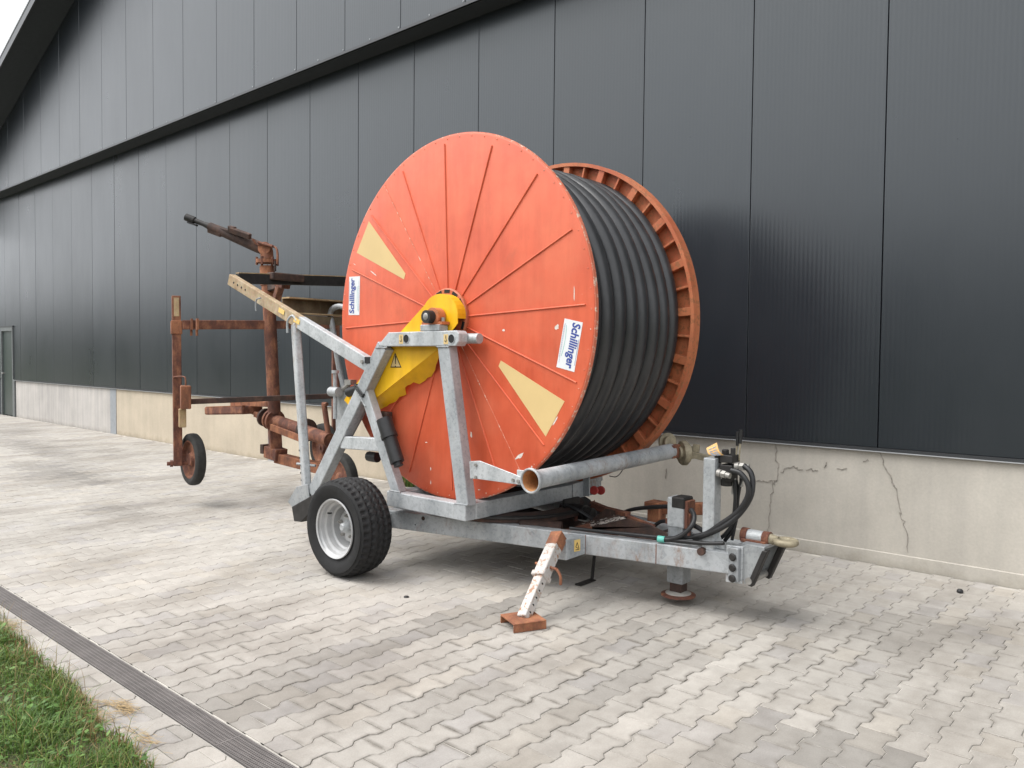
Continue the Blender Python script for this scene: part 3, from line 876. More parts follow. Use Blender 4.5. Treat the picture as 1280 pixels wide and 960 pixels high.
for a in (125.3, -55.4):               # sheet overlap seams
    a = R(a); sidev = Vector((-math.sin(a), 0, math.cos(a)))
    b = B(); b.bar(D(math.cos(a)*.25, math.sin(a)*.25, -.0005), D(math.cos(a)*(RR-.03), math.sin(a)*(RR-.03), -.0005), .006, .003, AX); obj('seam', b, 'orange_edge', nd)
b = B()
for i in range(64):
    a = R(i*360/64+1.1)
    b.lathe([(0, -.003), (.004, -.0025), (.0055, 0)], D(math.cos(a)*(RR-.024), math.sin(a)*(RR-.024), -.0005), AX, 7)
obj('rivets', b, 'orange_edge', nd)['kind'] = 'stuff'
def flat_on_disc(pts, h=-.0016):
    return [D(x, z, h) for x, z in pts]
for pts in ([(-.947, .801), (-1.107, .562), (-.505, .310), (-.487, .352)], [(.530, -.303), (.508, -.342), (.938, -.793), (1.092, -.556)]):
    b = B(); k = flat_on_disc(pts); k2 = flat_on_disc(pts, -.0004); n_ = len(k)
    b.add(k+k2, [tuple(range(n_))]+[(i, (i+1) % n_, n_+(i+1) % n_, n_+i) for i in range(n_)])
    obj('reflector', b, 'cream', nd, label='cream coloured wedge shaped reflective film')
def brand_sticker(c, ang, W=.316, H=.148):
    """sheet on the disc; reading direction turned by ang"""
    b = B(); ca, sa = math.cos(ang), math.sin(ang)
    def P(u, v, h): return D(c[0]+u*ca-v*sa, c[1]+u*sa+v*ca, h)
    def rect(u0, v0, u1, v1, h, mi): b.add([P(u0, v0, h), P(u1, v0, h), P(u1, v1, h), P(u0, v1, h)], [(0, 1, 2, 3)], mi)
    b.add([P(u, v, h) for h in (-.0018, -.0003) for u, v in ((-W/2, -H/2), (W/2, -H/2), (W/2, H/2), (-W/2, H/2))], [(0,1,2,3), (0,4,5,1), (1,5,6,2), (2,6,7,3), (3,7,4,0)], 0)
    tv, tf, tw, th = text_mesh('Schillinger', 1, .028, .10)
    s_ = W*.92/tw
    b.add([P(v.x*s_, v.y*s_*1.25+.020, -.0030) for v in tv], tf, 1)
    rect(-.05, .066, .12, .0685, -.0025, 1)
    # the two little address lines and the green swash
    for v0, u0, u1 in ((-.062, -.13, .12), (-.068, -.12, .08)): 
        u = u0
        while u < u1:
            L = rnd.uniform(.006, .016); rect(u, v0, u+L, v0+.0034, -.0024, 3); u += L+.003
    arc = [(-.12+.20*t/12, -.042-.010*(2*t/12-1)**2) for t in range(13)]
    for (u0, v0), (u1, v1) in zip(arc, arc[1:]): b.add([P(u0, v0, -.0024), P(u1, v1, -.0024), P(u1, v1+.003, -.0024), P(u0, v0+.003, -.0024)], [(0,1,2,3)], 2)
    return obj('sticker', b, ['sticker_white', 'blue_ink', 'green_ink', 'grey_ink'], nd, fixn=False, label='white sticker with a blue word in bold letters')
brand_sticker((-1.140, .212), R(88.5))
brand_sticker((1.126, -.199), R(-101.5))
# bare scuffs where the paint is worn off
MAT['scuff'] = simple('bare_scuffed_primer', (.62, .56, .50), .6, 0, .2, 60, .4, 0)
def scuff(x, z, w, h, ang, n_=11):
    b = B(); pts = []
    for i in range(n_):
        a = 2*math.pi*i/n_; r = rnd.uniform(.6, 1.15); u, v = math.cos(a)*w*r, math.sin(a)*h*r
        pts.append(D(x+u*math.cos(ang)-v*math.sin(ang), z+u*math.sin(ang)+v*math.cos(ang), -.0009))
    b.add(pts, [tuple(range(n_))]); return obj('scuff', b, 'scuff', nd)
def on_disc(px, py):
    p = Q(px, py, 4.03)-RC; return p.dot(EX), p.z
for px, py, w, h, a in ((652, 570, .045, .014, .5), (699, 409, .018, .020, 0), (631, 413, .014, .010, 0), (590, 543, .010, .024, .1), (697, 526, .045, .006, .95), (538, 603, .004, .022, 0), (532, 553, .012, .005, 0), (610, 590, .018, .007, 0), (721, 368, .004, .05, 0), (464, 341, .05, .005, -.5), (538, 586, .005, .014, 0), (440, 330, .02, .004, -.5), (667, 583, .007, .007, 0), (600, 612, .016, .004, .2)):
    x, z = on_disc(px, py); scuff(x, z, w, h, a)
# hub ring with its openings
b = B(); b.lathe([(.215, 0), (.215, -.022), (.205, -.030), (.13, -.030), (.13, 0)], RC, AX, 48); hub = obj('hub', b, 'orange_far', mach, smooth=True)
for i in range(14):
    a = R(i*360/14+8); b = B()
    t1 = Vector((math.cos(a), 0, math.sin(a)))
    b.box((-.028, -.002, -.012), (.028, .004, .012))
    mt = Matrix.Rotation(-a+math.pi/2, 3, 'Y')
    b.v = [D(math.cos(a)*.192, math.sin(a)*.192, -.030)+mt @ v for v in b.v]
    obj('opening', b, 'dark_void', hub)
# far disc, seen from inside: plate, channel rim and stiffeners
b = B(); b.lathe([(.2, RW), (RR-.002, RW), (RR-.002, RW+.012), (.2, RW+.012)], RC, AX, 128, close=True)
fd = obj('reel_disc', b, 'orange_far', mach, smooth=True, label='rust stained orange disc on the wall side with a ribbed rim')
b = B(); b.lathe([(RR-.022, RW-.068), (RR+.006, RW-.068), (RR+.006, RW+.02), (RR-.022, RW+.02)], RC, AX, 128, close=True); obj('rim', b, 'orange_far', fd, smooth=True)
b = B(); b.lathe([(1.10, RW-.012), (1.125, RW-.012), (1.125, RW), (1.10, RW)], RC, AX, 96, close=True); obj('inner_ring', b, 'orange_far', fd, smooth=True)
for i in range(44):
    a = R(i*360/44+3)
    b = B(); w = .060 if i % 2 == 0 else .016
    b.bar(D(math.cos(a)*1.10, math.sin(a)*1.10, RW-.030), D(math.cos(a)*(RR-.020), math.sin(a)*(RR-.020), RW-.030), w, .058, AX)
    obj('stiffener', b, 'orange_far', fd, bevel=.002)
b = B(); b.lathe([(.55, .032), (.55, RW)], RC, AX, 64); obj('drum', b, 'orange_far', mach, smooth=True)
# the hose: under layers and the outer winding
HR = .0670
def helix(rad, y0, y1, turns, a0=0.0, wob=0.0):
    n_ = int(turns*84); out = []
    for i in range(n_+1):
        t = i/n_; a = a0+t*turns*2*math.pi
        r_ = rad+wob*noise.noise((math.cos(a)*1.5, math.sin(a)*1.5, t*turns*.8))
        f = t*turns; st = math.floor(f); fr = f-st
        k = st+max(0, min(1, (fr-.82)/.18))      # turns lie parallel, stepping over in one place
        yy = y0+(y1-y0)*k/turns
        out.append(D(math.cos(a)*r_, math.sin(a)*r_, yy))
    return out
PITCH_H = .1370
b = B(); b.tube(helix(1.012, .100, .100+8.95*PITCH_H, 8.95, R(200)), HR, 14)
b.tube(helix(1.136, .215, .215+7.98*PITCH_H, 7.98, R(232), .014), HR, 20)
obj('hose', b, 'hose', mach, smooth=True, fixn=False, label='black polyethylene hose wound side by side on the drum')
b = B(); b.lathe([(.95, .04), (.95, RW-.01)], RC, AX, 64); obj('hose_under_layers', b, 'hose', mach, smooth=True, fixn=False)

# ---- reel frame (galvanised box section), near side FY, far side mirrored
FY0, FY1 = 3.83, 3.915
FM = (FY0+FY1)/2
def q(px, py): p = Q(px, py, FY0); return Vector((p.x, FM, p.z))
def both(name, build, mat, **kw):
    b = B(); build(b); o1 = obj(name, b, mat, mach, **kw)
    b = B(); build(b)
    b.v = [Vector((v.x, mY(v.y), v.z)) for v in b.v]
    o2 = obj(name, b, mat, mach, **kw); return o1, o2
DEP = FY1-FY0
tp = [q(486, 415.5), q(571, 413), q(574, 417), q(573.5, 427), q(570, 432.5), q(472, 433)]
top_n, top_f = both('top_beam', lambda b: b.prism([(p.x, p.z) for p in tp], FY0-.004, FY1+.004), 'galv', bevel=.006, seg=2)
for px in (508.5, 565):
    c = q(px, 423.5); b = B(); b.lathe([(0, -.002), (.030, -.002), (.030, .002), (0, .002)], (c.x, FY0-.004, c.z), (0, 1, 0), 20); obj('lifting_hole', b, 'dark_void', top_n)
    b = B(); b.lathe([(.030, -.004), (.034, -.004), (.034, .003), (.030, .003)], (c.x, FY0-.004, c.z), (0, 1, 0), 20, close=True); obj('hole_rim', b, 'galv', top_n)
for px in (502, 558):                   # little hook pictograms
    c = q(px, 424); b = B()
    b.box((c.x-.022, FY0-.0065, c.z-.034), (c.x+.022, FY0-.0045, c.z+.034), 0)
    hk = [(c.x+.008*math.cos(t), FY0-.008, c.z-.008+.010*math.sin(t)) for t in [R(a) for a in range(150, 420, 30)]]
    b.tube([(c.x+.002, FY0-.008, c.z+.026), (c.x+.002, FY0-.008, c.z+.006)]+hk[-1:0:-1], .0022, 5, 1)
    obj('hook_sticker', b, ['cream', 'black_ink'], top_n)
c0, c1 = q(572, 423), q(585, 423)
both('stub_tube', lambda b: b.cyl((c0.x-.06, FY1+.035, c0.z+.002), (c1.x-.005, FY1+.035, c1.z+.002), .036, 18), 'galv_dull', smooth=True)
def legq(a, b_, w, name='frame_leg', mat='galv', **kw):
    return both(name, lambda b: b.bar(a, b_, w, DEP, (0, 1, 0)), mat, bevel=.007, seg=2, **kw)
legq(q(553, 428), q(578, 634), .112)
dl0, dl1 = q(477, 432), q(388, 618)
dleg, _ = legq(dl0, dl1, .112)
both('frame_leg', lambda b: b.bar(q(452, 486), q(494, 618), .088, DEP-.010), 'galv', bevel=.007, seg=2)
both('cross_brace', lambda b: b.bar(q(424, 553), q(482, 557), .100, DEP-.016), 'galv', bevel=.007, seg=2)
# black strap round the sloping leg
c = q(450, 487); dv = (dl1-dl0).normalized(); ac = Vector((-dv.z, 0, dv.x))
for k_ in range(2):
    b = B(); cc = c+dv*(.020*k_)
    b.tube([cc+ac*.064+Vector((0, -.052, 0)), cc-ac*.064+Vector((0, -.052, 0)), cc-ac*.064+Vector((0, .052, 0)), cc+ac*.064+Vector((0, .052, 0)), cc+ac*.064+Vector((0, -.052, 0))], .007, 8)
    obj('strap', b, 'black_plastic', dleg, smooth=True)
# base rectangle
BX0, BX1, BZ0, BZ1 = q(484, 620).x, q(580, 640).x+.02, .468, .582
both('base_beam', lambda b: b.box((BX0, FY0-.006, BZ0), (BX1, FY1+.006, BZ1)), 'galv', bevel=.007, seg=2)
b = B(); b.box((BX1-.115, FY1+.007, BZ0+.001), (BX1+.004, mY(FY1)-.007, BZ1+.002)); obj('cross_beam', b, 'galv', mach, bevel=.007, seg=2)
b = B(); b.box((BX0+.004, FY1+.007, BZ0+.001), (BX0+.11, mY(FY1)-.007, BZ1-.002)); obj('cross_beam', b, 'galv', mach, bevel=.007, seg=2)
gp = [(BX1-.004, BZ1-.002), (BX1-.095, BZ1+.19), (BX1-.14, BZ1-.002)]
both('gusset', lambda b: b.prism(gp, FY1-.012, FY1-.002), 'galv')
# foot of the sloping leg: end shoe, black block
f0 = q(384, 618); f1 = q(371, 642)
both('leg_shoe', lambda b: b.bar(f0+Vector((.02, -.003, .03)), f1+Vector((.02, -.003, 0)), .125, DEP-.012), 'black_steel', bevel=.004)
both('rubber_block', lambda b: b.prism([(q(x, y).x, q(x, y).z) for x, y in ((368, 633), (396, 617), (402, 629), (380, 652), (371, 651))], FY0-.03, FY1+.05), 'black_steel', bevel=.006)
def weld(a, b_, rr=.006):
    a, b_ = Vector(a), Vector(b_); n_ = max(6, int((b_-a).length/.007)); bb = B()
    bb.tube([a.lerp(b_, i/n_)+Vector((rnd.gauss(0, .0009), 0, rnd.gauss(0, .0009))) for i in range(n_+1)], [rr*rnd.uniform(.75, 1.15) for _ in range(n_+1)], 7)
    return obj('weld_bead', bb, 'galv_dull', mach, smooth=True)
yw = FY0-.003
for p, q_ in ((q(568.5, 629.5), q(586, 631.5)), (q(487, 613), q(501, 615.5)), (q(546, 433.5), q(561.5, 433.5)), (q(470, 434.5), q(484, 434.5)), (q(447, 492), q(457, 508))):
    weld((p.x, yw, p.z), (q_.x, yw, q_.z))
# ---- lift arms for the gun cart, and their prop
a0, a1 = q(284, 349), q(460, 458)
def tubular_arm(b): b.bar(a0, a1, .105, DEP-.02)
arm_n, arm_f = both('lift_arm', tubular_arm, 'galv_tan', bevel=.006, seg=2)
dv = (a1-a0).normalized(); ac = Vector((-dv.z, 0, dv.x))
b = B(); b.bar(a1-dv*1.02, a1+dv*.02, .107, DEP-.018); obj('sleeve', b, 'galv', arm_n, bevel=.006, seg=2)
for t in (.12, .2, .28, .36):
    c = a0+dv*(t*.9); b = B(); b.lathe([(0, -.002), (.010, -.002), (.010, .001), (0, .001)], (c.x, FY0+.0095, c.z), (0, 1, 0), 10); obj('pin_hole', b, 'dark_void', arm_n)
for px, py in ((351, 389), (370, 401)):
    c = q(px, py); b = B(); b.bar(Vector((c.x, FY0+.006, c.z))-dv*.045, Vector((c.x, FY0+.006, c.z))+dv*.045, .040, .003); obj('sticker', b, 'label_yellow', arm_n, label='small yellow sticker')
c = q(326, 380); b = B(); b.tube(smooth_path([c+Vector((.03, -.06, .05)), c+Vector((-.04, -.06, .04)), c+Vector((-.055, -.06, -.02)), c+Vector((-.05, -.06, -.06))], 5), .007, 8); obj('locking_pin', b, 'galv_dull', arm_n, smooth=True)
c = q(452, 452); b = B(); b.lathe([(0, -.012), (.016, -.012), (.016, 0), (0, 0)], (c.x, FY0+.008, c.z), (0, 1, 0), 6); obj('bolt', b, 'grey_metal', arm_n)
c = q(459, 451); b = B(); b.box((c.x-.03, FY0-.002, c.z-.02), (c.x+.035, FY0+.03, c.z+.03)); obj('slot', b, 'dark_void', arm_n)
s0, s1 = q(364, 404), q(379, 626)
both('prop', lambda b: b.bar(s0, s1, .115, .06, (.35, 1, 0)), 'galv_rusty', bevel=.012, seg=2)
b = B()
for i in range(6):
    c = s0.lerp(s1, .72+i*.042); b.lathe([(0, -.002), (.009, -.002), (.009, .001), (0, .001)], c+Vector((-.022, -.034, 0)), (.35, 1, 0), 8)
obj('adjustment_holes', b, 'dark_void', mach)['kind'] = 'stuff'
c = s0.lerp(s1, .80); b = B(); b.cyl(c+Vector((-.09, -.02, 0)), c+Vector((.12, .02, 0)), .011, 8); obj('prop_pin', b, 'galv_dull', mach)
b = B(); b.prism([(q(x, y).x, q(x, y).z) for x, y in ((361, 627), (372, 608), (386, 605), (388, 622), (382, 640), (368, 636))], FY0-.012, FY0-.002); obj('foot_plate', b, 'galv_dull', mach, bevel=.003)
c = s0+Vector((0, -.01, .02)); b = B(); b.tube(smooth_path([c+Vector((-.075, -.02, -.10)), c+Vector((-.07, -.02, .0)), c+Vector((.0, -.02, .045)), c+Vector((.065, -.02, .0))], 6), .011, 8); obj('prop_hinge', b, 'galv', mach, smooth=True)
# cross members between the two lift arms
far0 = Vector((a0.x+.03, mY(FM), a0.z+.09))
b = B(); b.bar(a0+Vector((.03, .045, .012)), far0, .098, .06, (1, 0, 0)); obj('lift_cross_bar', b, 'black_steel', mach, bevel=.005)  # black colour stands in for the shade on the bar's underside
b = B(); b.bar(a0+Vector((.028, .045, .064)), far0+Vector((0, 0, .052)), .008, .062, (1, 0, 0)); obj('lift_bar_edge', b, 'rust_tan', mach)
cb = Q(360, 346.5, 4.42); b = B(); b.box((cb.x-.10, 4.24, cb.z-.035), (cb.x+.02, 4.60, cb.z+.035)); obj('rest_pad', b, 'rust_dark', mach, bevel=.008)
p0 = q(343, 377)
z0 = p0.z
for dz0, dz1, dx0, dx1, m in ((.0, .012, 0, .12, 'rust_tan'), (-.12, 0, 0, .012, 'rust_olive'), (-.132, -.12, 0, .12, 'rust_tan')):
    b = B(); b.box((p0.x+dx0, FM+.03, z0+dz0+.03), (p0.x+dx1, mY(FM), z0+dz1+.03)); obj('channel_beam', b, m, mach)
b = B(); b.bar((p0.x+.012, 4.75, z0-.03), (p0.x+.20, 4.95, z0-.03), .10, .05, (0, 0, 1)); obj('channel_web', b, 'rust_olive', mach)
b = B(); b.box((p0.x+.05, FM+.05, z0-.185), (p0.x+.11, mY(FM), z0-.112)); obj('lower_channel', b, 'rust_olive', mach, bevel=.004)
# bent hand pipe between arm and disc
HY = 4.36
pp = [Q(x, y, HY) for x, y in ((434, 385), (424, 383), (416, 386), (413, 393), (415, 405), (419, 430), (424, 460), (431, 487))]
b = B(); b.tube(smooth_path(pp, 6), .026, 12); obj('bent_pipe', b, 'galv_dull', mach, smooth=True)
# spindle bracket beside the sloping leg
kp = [(q(x, y).x, q(x, y).z) for x, y in ((404, 490), (417, 488), (438, 510), (412, 560), (405, 548))]
b = B(); b.prism(kp, FY1+.03, FY1+.10); obj('spindle_bracket', b, 'galv_dull', mach, bevel=.005)
c = q(411, 490); b = B(); b.cyl((c.x, FM+.02, c.z-.22), (c.x, FM+.02, c.z+.16), .017, 10); b.lathe([(0, 0), (.03, 0), (.03, .025), (0, .025)], (c.x, FM+.02, c.z+.15), (0, 0, 1), 10); b.cyl((c.x-.06, FM+.02, c.z), (c.x+.05, FM+.02, c.z), .040, 12); obj('spindle', b, 'galv_dull', mach, smooth=True)
b = B(); b.tube([q(414, 488)+Vector((0, .06, 0)), q(424, 478)+Vector((0, .08, 0))], .018, 8); b.box((q(424, 478).x-.03, FM+.03, q(424, 478).z-.02), (q(424, 478).x+.05, FM+.09, q(424, 478).z+.02)); obj('spindle_crank', b, 'grey_metal', mach)
b = B(); b.cyl(q(424, 491)+Vector((0, .05, 0)), q(440, 485)+Vector((0, .05, 0)), .040, 14); b.cyl(q(436, 487)+Vector((0, .05, 0)), q(446, 482)+Vector((0, .05, 0)), .030, 10); obj('hose_coupling', b, 'black_plastic', mach, smooth=True)

# ---- chain guard (yellow), bearing
GY0, GY1 = 3.918, 4.000
def gq(px, py): p = Q(px, py, GY0); return (p.x, p.z)
tcx, tcz = RC.x+.022, RC.z-.0
gpts = []
for a in range(-8, 151, 12): gpts.append((tcx+.185*math.cos(R(a)), tcz+.155*math.sin(R(a))+.01))
low = [gq(430, 500), gq(437, 508), gq(467, 500)]
up = [gq(448, 476)]
gpts = gpts+[gq(500, 416), gq(448, 476)]+low+[gq(548, 436), gq(572, 404)]
b = B(); b.prism(gpts, GY0, GY0+.006)
guard = obj('chain_guard', b, 'yellow', mach, label='yellow painted sheet metal chain guard')
# flange of the guard towards the disc, lower edge eaten away
b = B(); e0, e1 = Vector((*gq(462, 501), 0)), Vector((*gq(551, 434), 0)); n_ = 26
for i in range(n_+1):
    t = i/n_; x = e0.x+(e1.x-e0.x)*t; z = e0.y+(e1.y-e0.y)*t
    dd = (.150+.05*math.sin(t*3.0)-(.07 if .40 < t < .56 else 0))*min(1, (1-t)*4+.12)+rnd.gauss(0, .006)
    b.v += [Vector((x, GY0+.004, z)), Vector((x+.010*0, GY0+dd*.55, z-dd*.50))]
for i in range(n_): b.f.append((2*i, 2*i+2, 2*i+3, 2*i+1)); b.m.append(0)
o = obj('guard_flange', b, 'yellow', guard, fixn=False); sm = o.modifiers.new('solid', 'SOLIDIFY'); sm.thickness = .004
outer = [p for p in gpts]
b = B()
for (x0, z0_), (x1, z1_) in zip(gpts[:14], gpts[1:16]): b.add([(x0, GY0+.003, z0_), (x1, GY0+.003, z1_), (x1, GY1-.002, z1_), (x0, GY1-.002, z0_)], [(0, 1, 2, 3)])
o = obj('guard_rim', b, 'yellow', guard, fixn=False); sm = o.modifiers.new('solid', 'SOLIDIFY'); sm.thickness = .003
# warning triangle with exclamation mark
b = B(); tri = [gq(494, 440.5), gq(502, 459.5), gq(488, 459.5)]; cx = sum(p[0] for p in tri)/3; cz = sum(p[1] for p in tri)/3
for s_, h, mi in ((1.0, -.0012, 0), (.80, -.0020, 1)):
    b.add([(cx+(x-cx)*s_, GY0+h, cz+(z-cz)*s_) for x, z in tri], [(0, 1, 2)], mi)
b.add([(cx-.007, GY0-.0028, cz+.052), (cx+.007, GY0-.0028, cz+.052), (cx+.004, GY0-.0028, cz-.012), (cx-.004, GY0-.0028, cz-.012)], [(0, 1, 2, 3)], 0)
b.add([(cx+.007*math.cos(t), GY0-.0028, cz-.030+.007*math.sin(t)) for t in [i*.785 for i in range(8)]], [tuple(range(8))], 0)
obj('warning_sticker', b, ['black_ink', 'cream'], guard, fixn=False, label='black and cream warning triangle with an exclamation mark')
# pillow block bearing on the top beam
bx, bz = RC.x+.030, RC.z
for sgn, nm in ((1, 'near'), (-1, 'far')):
    fy = (lambda y: y) if sgn == 1 else mY
    zt = tp[1].z
    b = B(); b.box((bx-.115, fy(FY0)-.005*0, zt), (bx+.085, fy(FY1), zt+.045)); blk = obj('bearing_seat', b, 'galv', mach, bevel=.004)
    b = B(); b.box((bx-.11, min(fy(FY0+.012), fy(FY1)), zt+.045), (bx+.10, max(fy(FY0+.012), fy(FY1)), zt+.066)); b.lathe([(.02, 0), (.066, 0), (.066, .07), (.02, .07)], (bx, min(fy(FY0+.01), fy(FY1)), bz), (0, 1, 0), 24)
    br = obj('bearing', b, 'orange_far', mach, smooth=True)
    b = B(); y0, y1 = fy(FY0-.045), fy(GY1)
    b.cyl((bx-.008, min(y0, y1), bz), (bx-.008, max(y0, y1), bz), .046, 22); obj('shaft', b, 'black_steel', br, smooth=True)
    yy = fy(FY0-.046); b = B(); b.lathe([(0, -.004), (.020, -.004), (.026, 0), (0, 0)], (bx-.008, yy, bz), (0, sgn, 0), 16); obj('end_cap', b, 'grey_metal', br, smooth=True)
    for dx in (-.085, .08):
        b = B(); b.cyl((bx+dx, fy(FM), zt+.06), (bx+dx, fy(FM), zt+.095), .014, 6); obj('bolt', b, 'grey_metal', br)
# black document tube on the second leg
c0, c1 = Q(480, 524, FY0-.03), Q(497, 578, FY0-.03)
dv = (c1-c0).normalized()
b = B(); b.tube([c0, c0+dv*.13], .060, 18); b.tube([c0+dv*.12, c0+dv*.15], .064, 18); b.tube([c0+dv*.15, c1], .053, 18); b.tube([c1, c1+dv*.03], .035, 12)
tb = obj('document_tube', b, 'black_plastic', mach, smooth=True)
for yy in (536, 556):
    b = B(); b.bar(q(452+42*(yy-486)/132, yy), Q(483+14*(yy-536)/42, yy, FY0-.02), .022, .03, (0, 1, 0)); obj('clamp', b, 'black_steel', tb)
c = Q(466, 571, FY1+.02); b = B(); b.cyl(c+Vector((-.05, 0, 0)), c+Vector((.06, 0, 0)), .04, 10); obj('hose_stub', b, 'black_plastic', mach, smooth=True)
# far side gearbox mass behind the leg, below the guard
b = B(); b.box((q(455, 520).x, FY1+.03, q(455, 560).z), (q(468, 520).x, FY1+.10, q(455, 515).z)); obj('gear_housing', b, 'rust_dark', mach, bevel=.01)

# ---- supply pipe across the front
PX = -3.10
pa, pb = QX(664, 601, PX), QX(838, 564, PX)
b = B(); d_ = (pb-pa).normalized(); 
b.lathe([(.052, .095), (.058, .095), (.058, (pb-pa).length), (.052, (pb-pa).length)], pa, d_, 32, close=True)
pipe = obj('supply_pipe', b, 'galv_rusty', mach, smooth=True, label='galvanised water pipe with an open flared end')
b = B(); b.lathe([(.060, .05), (.066, -.008), (.070, -.014), (.076, -.014), (.080, -.008), (.080, .004), (.074, .012), (.066, .03), (.0585, .075), (.0583, .12)], pa, d_, 32); fl = obj('flared_end', b, 'galv', pipe, smooth=True)
b = B(); b.lathe([(.0640, -.007), (.0575, .05), (.0505, .10), (.0505, .5)], pa, d_, 32); obj('pipe_lining', b, 'beige_inside', pipe, smooth=True)
b = B(); b.lathe([(0, .501), (.052, .501)], pa, d_, 24); obj('pipe_dark_end', b, 'dark_void', pipe)
e = pb
b = B(); b.bar(e-d_*.04, e+d_*.07, .10, .10, (1, 0, 0)); obj('clamp_bracket', b, 'rust', pipe, bevel=.004)
vl = QX(855, 566, PX+.06)
b = B(); b.lathe([(0, -.05), (.055, -.05), (.055, -.03), (.09, -.025), (.098, -.01), (.098, .012), (.08, .02), (.08, .032), (.05, .034), (.05, .075), (.03, .08), (0, .08)], vl, (d_+Vector((.75, 0, 0))).normalized(), 28)
obj('coupling', b, 'brass', pipe, smooth=True, label='weathered cast hose coupling')
dd = (d_*.3+Vector((1, 0, -.18))).normalized()
b = B(); b.bar(vl+dd*.06, vl+dd*.26, .035, .05, (0, 0, 1)); b.bar(vl+dd*.07+Vector((0, 0, .055)), vl+dd*.12+Vector((0, 0, .06)), .03, .06, (0, 0, 1)); obj('coupling_lever', b, 'brass', pipe, bevel=.003)
fb = QX(836, 553, PX-.04)
b = B(); b.lathe([(0, -.03), (.075, -.03), (.075, -.012), (.05, -.01), (.05, .03), (0, .03)], fb, (1, -.6, .1), 24); obj('flange', b, 'brass', pipe, smooth=True)
# bracket from the right leg to the pipe
k0, k1 = Q(592, 589, FY0+.02), Q(645, 602, 3.80)
bp = [(Q(x, y, FY0+.015).x, Q(x, y, FY0+.015).z) for x, y in ((587, 576.5), (600, 576), (644, 593), (651, 596), (651, 606), (600, 599), (588, 598))]
b = B(); b.prism(bp, FY0+.010, FY0+.020); pbk = obj('pipe_bracket', b, 'galv', mach, bevel=.002)
for px, py in ((595, 581), (595, 596.5), (641.5, 600), (648, 601.5)):
    c = Q(px, py, FY0+.008); b = B(); b.lathe([(0, -.010), (.012, -.010), (.012, 0), (0, 0)], (c.x, FY0+.010, c.z), (0, 1, 0), 6); obj('bolt', b, 'grey_metal', pbk)
kx = Q(648, 601, FY0+.015).x
b = B(); b.box((kx-.02, FY0+.021, pa.z-.045), (PX-.03, FY0+.031, pa.z+.03)); obj('pipe_bracket', b, 'galv', mach, bevel=.002)
# rear bracket, red rollers
rb = QX(757, 603, BX1)
b = B(); b.prism([(0, 0)]*0 or [(BX1+.006, .48), (BX1+.07, .48), (BX1+.07, .67), (BX1+.006, .67)], 5.16, 5.175); obj('roller_bracket', b, 'galv', mach, bevel=.002)
b = B(); b.add([(BX1+.012, 5.02, .47), (BX1+.012, 5.30, .47), (BX1+.012, 5.38, .53), (BX1+.012, 5.38, .70), (BX1+.012, 5.23, .70), (BX1+.012, 5.22, .60), (BX1+.012, 5.02, .59)], [tuple(range(7))]); o = obj('roller_plate', b, 'galv_rusty', mach, fixn=False); sm = o.modifiers.new('solid', 'SOLIDIFY'); sm.thickness = .008
for px in (742.5, 751):
    c = QX(px, 613, BX1+.05); b = B(); b.lathe([(0, -.014), (.030, -.014), (.036, -.008), (.036, .008), (.030, .014), (0, .014)], c, (.35, -1, 0), 18); ro = obj('roller', b, 'red_plastic', mach, smooth=True)
    b = B(); b.cyl(c-Vector((.10, 0, 0)), c+Vector((.0, 0, 0)), .008, 6); obj('roller_pin', b, 'grey_metal', ro)
c = QX(743, 625, BX1+.05); b = B(); b.cyl(c, c-Vector((0, 0, .07)), .004, 6); obj('cotter_wire', b, 'rust', mach)
wpts = [QX(x, y, PX-.1) for x, y in ((762, 595), (770, 596), (776, 591), (779, 585))]
b = B(); b.tube(smooth_path(wpts, 5), .0035, 6); obj('wire', b, 'black_plastic', mach)

# ---- turntable
tc = Vector((-4.13, YC, 0))
b = B(); b.lathe([(.50, .425), (.66, .425), (.66, .447), (.62, .450), (.62, .467), (.50, .467)], tc, (0, 0, 1), 64, close=True); tt = obj('turntable', b, 'rust_dark', mach, smooth=True)
b = B(); b.lathe([(.60, .452), (.675, .452), (.675, .4665), (.60, .4665)], tc, (0, 0, 1), 64, close=True); obj('ring', b, 'black_steel', tt, smooth=True)
for i in range(28):
    a = i*2*math.pi/28; c = tc+Vector((math.cos(a)*.645, math.sin(a)*.645, .0)); b = B(); b.cyl(c+Vector((0, 0, .44)), c+Vector((0, 0, .451)), .013, 6); obj('bolt', b, 'rust', tt)

# ---- chassis
DZ0, DZ1 = .288, .420
hA, hB = Vector((-2.12, 4.515, 0)), Vector((-4.80, 3.89, 0))
ld = (hA-hB).normalized(); ln = Vector((ld.y, -ld.x, 0))
def long_beam(b): b.bar(hB+Vector((0, 0, (DZ0+DZ1)/2)), hA+Vector((0, 0, (DZ0+DZ1)/2)), .09, DZ1-DZ0, (0, 0, 1))
lb_n, lb_f = both('drawbar_beam', long_beam, 'galv_rusty', bevel=.007, seg=2)
def onleg(px, py, off=0.0):
    """point on the outer face of the near drawbar beam"""
    n0 = hA+ln*(.045+off); d = ray(px, py); t = (n0-CAM).dot(ln)/d.dot(ln); return CAM+d*t
for px in (731.5, 820):
    p = onleg(px, 690, .0008); b = B(); b.bar((p.x, p.y, DZ0+.002), (p.x, p.y, DZ1-.002), .005, .002, ln); obj('weld_seam', b, 'rust', lb_n)
p = onleg(529, 648, .001); b = B(); b.lathe([(0, 0), (.014, -.001), (.016, .001), (0, .002)], p, ln, 10); obj('drain_hole', b, 'rust_dark', lb_n)
p = onleg(519, 656, .001); b = B(); b.lathe([(0, 0), (.005, -.001), (.005, .001), (0, .002)], p, ln, 8); obj('drain_hole', b, 'dark_void', lb_n)
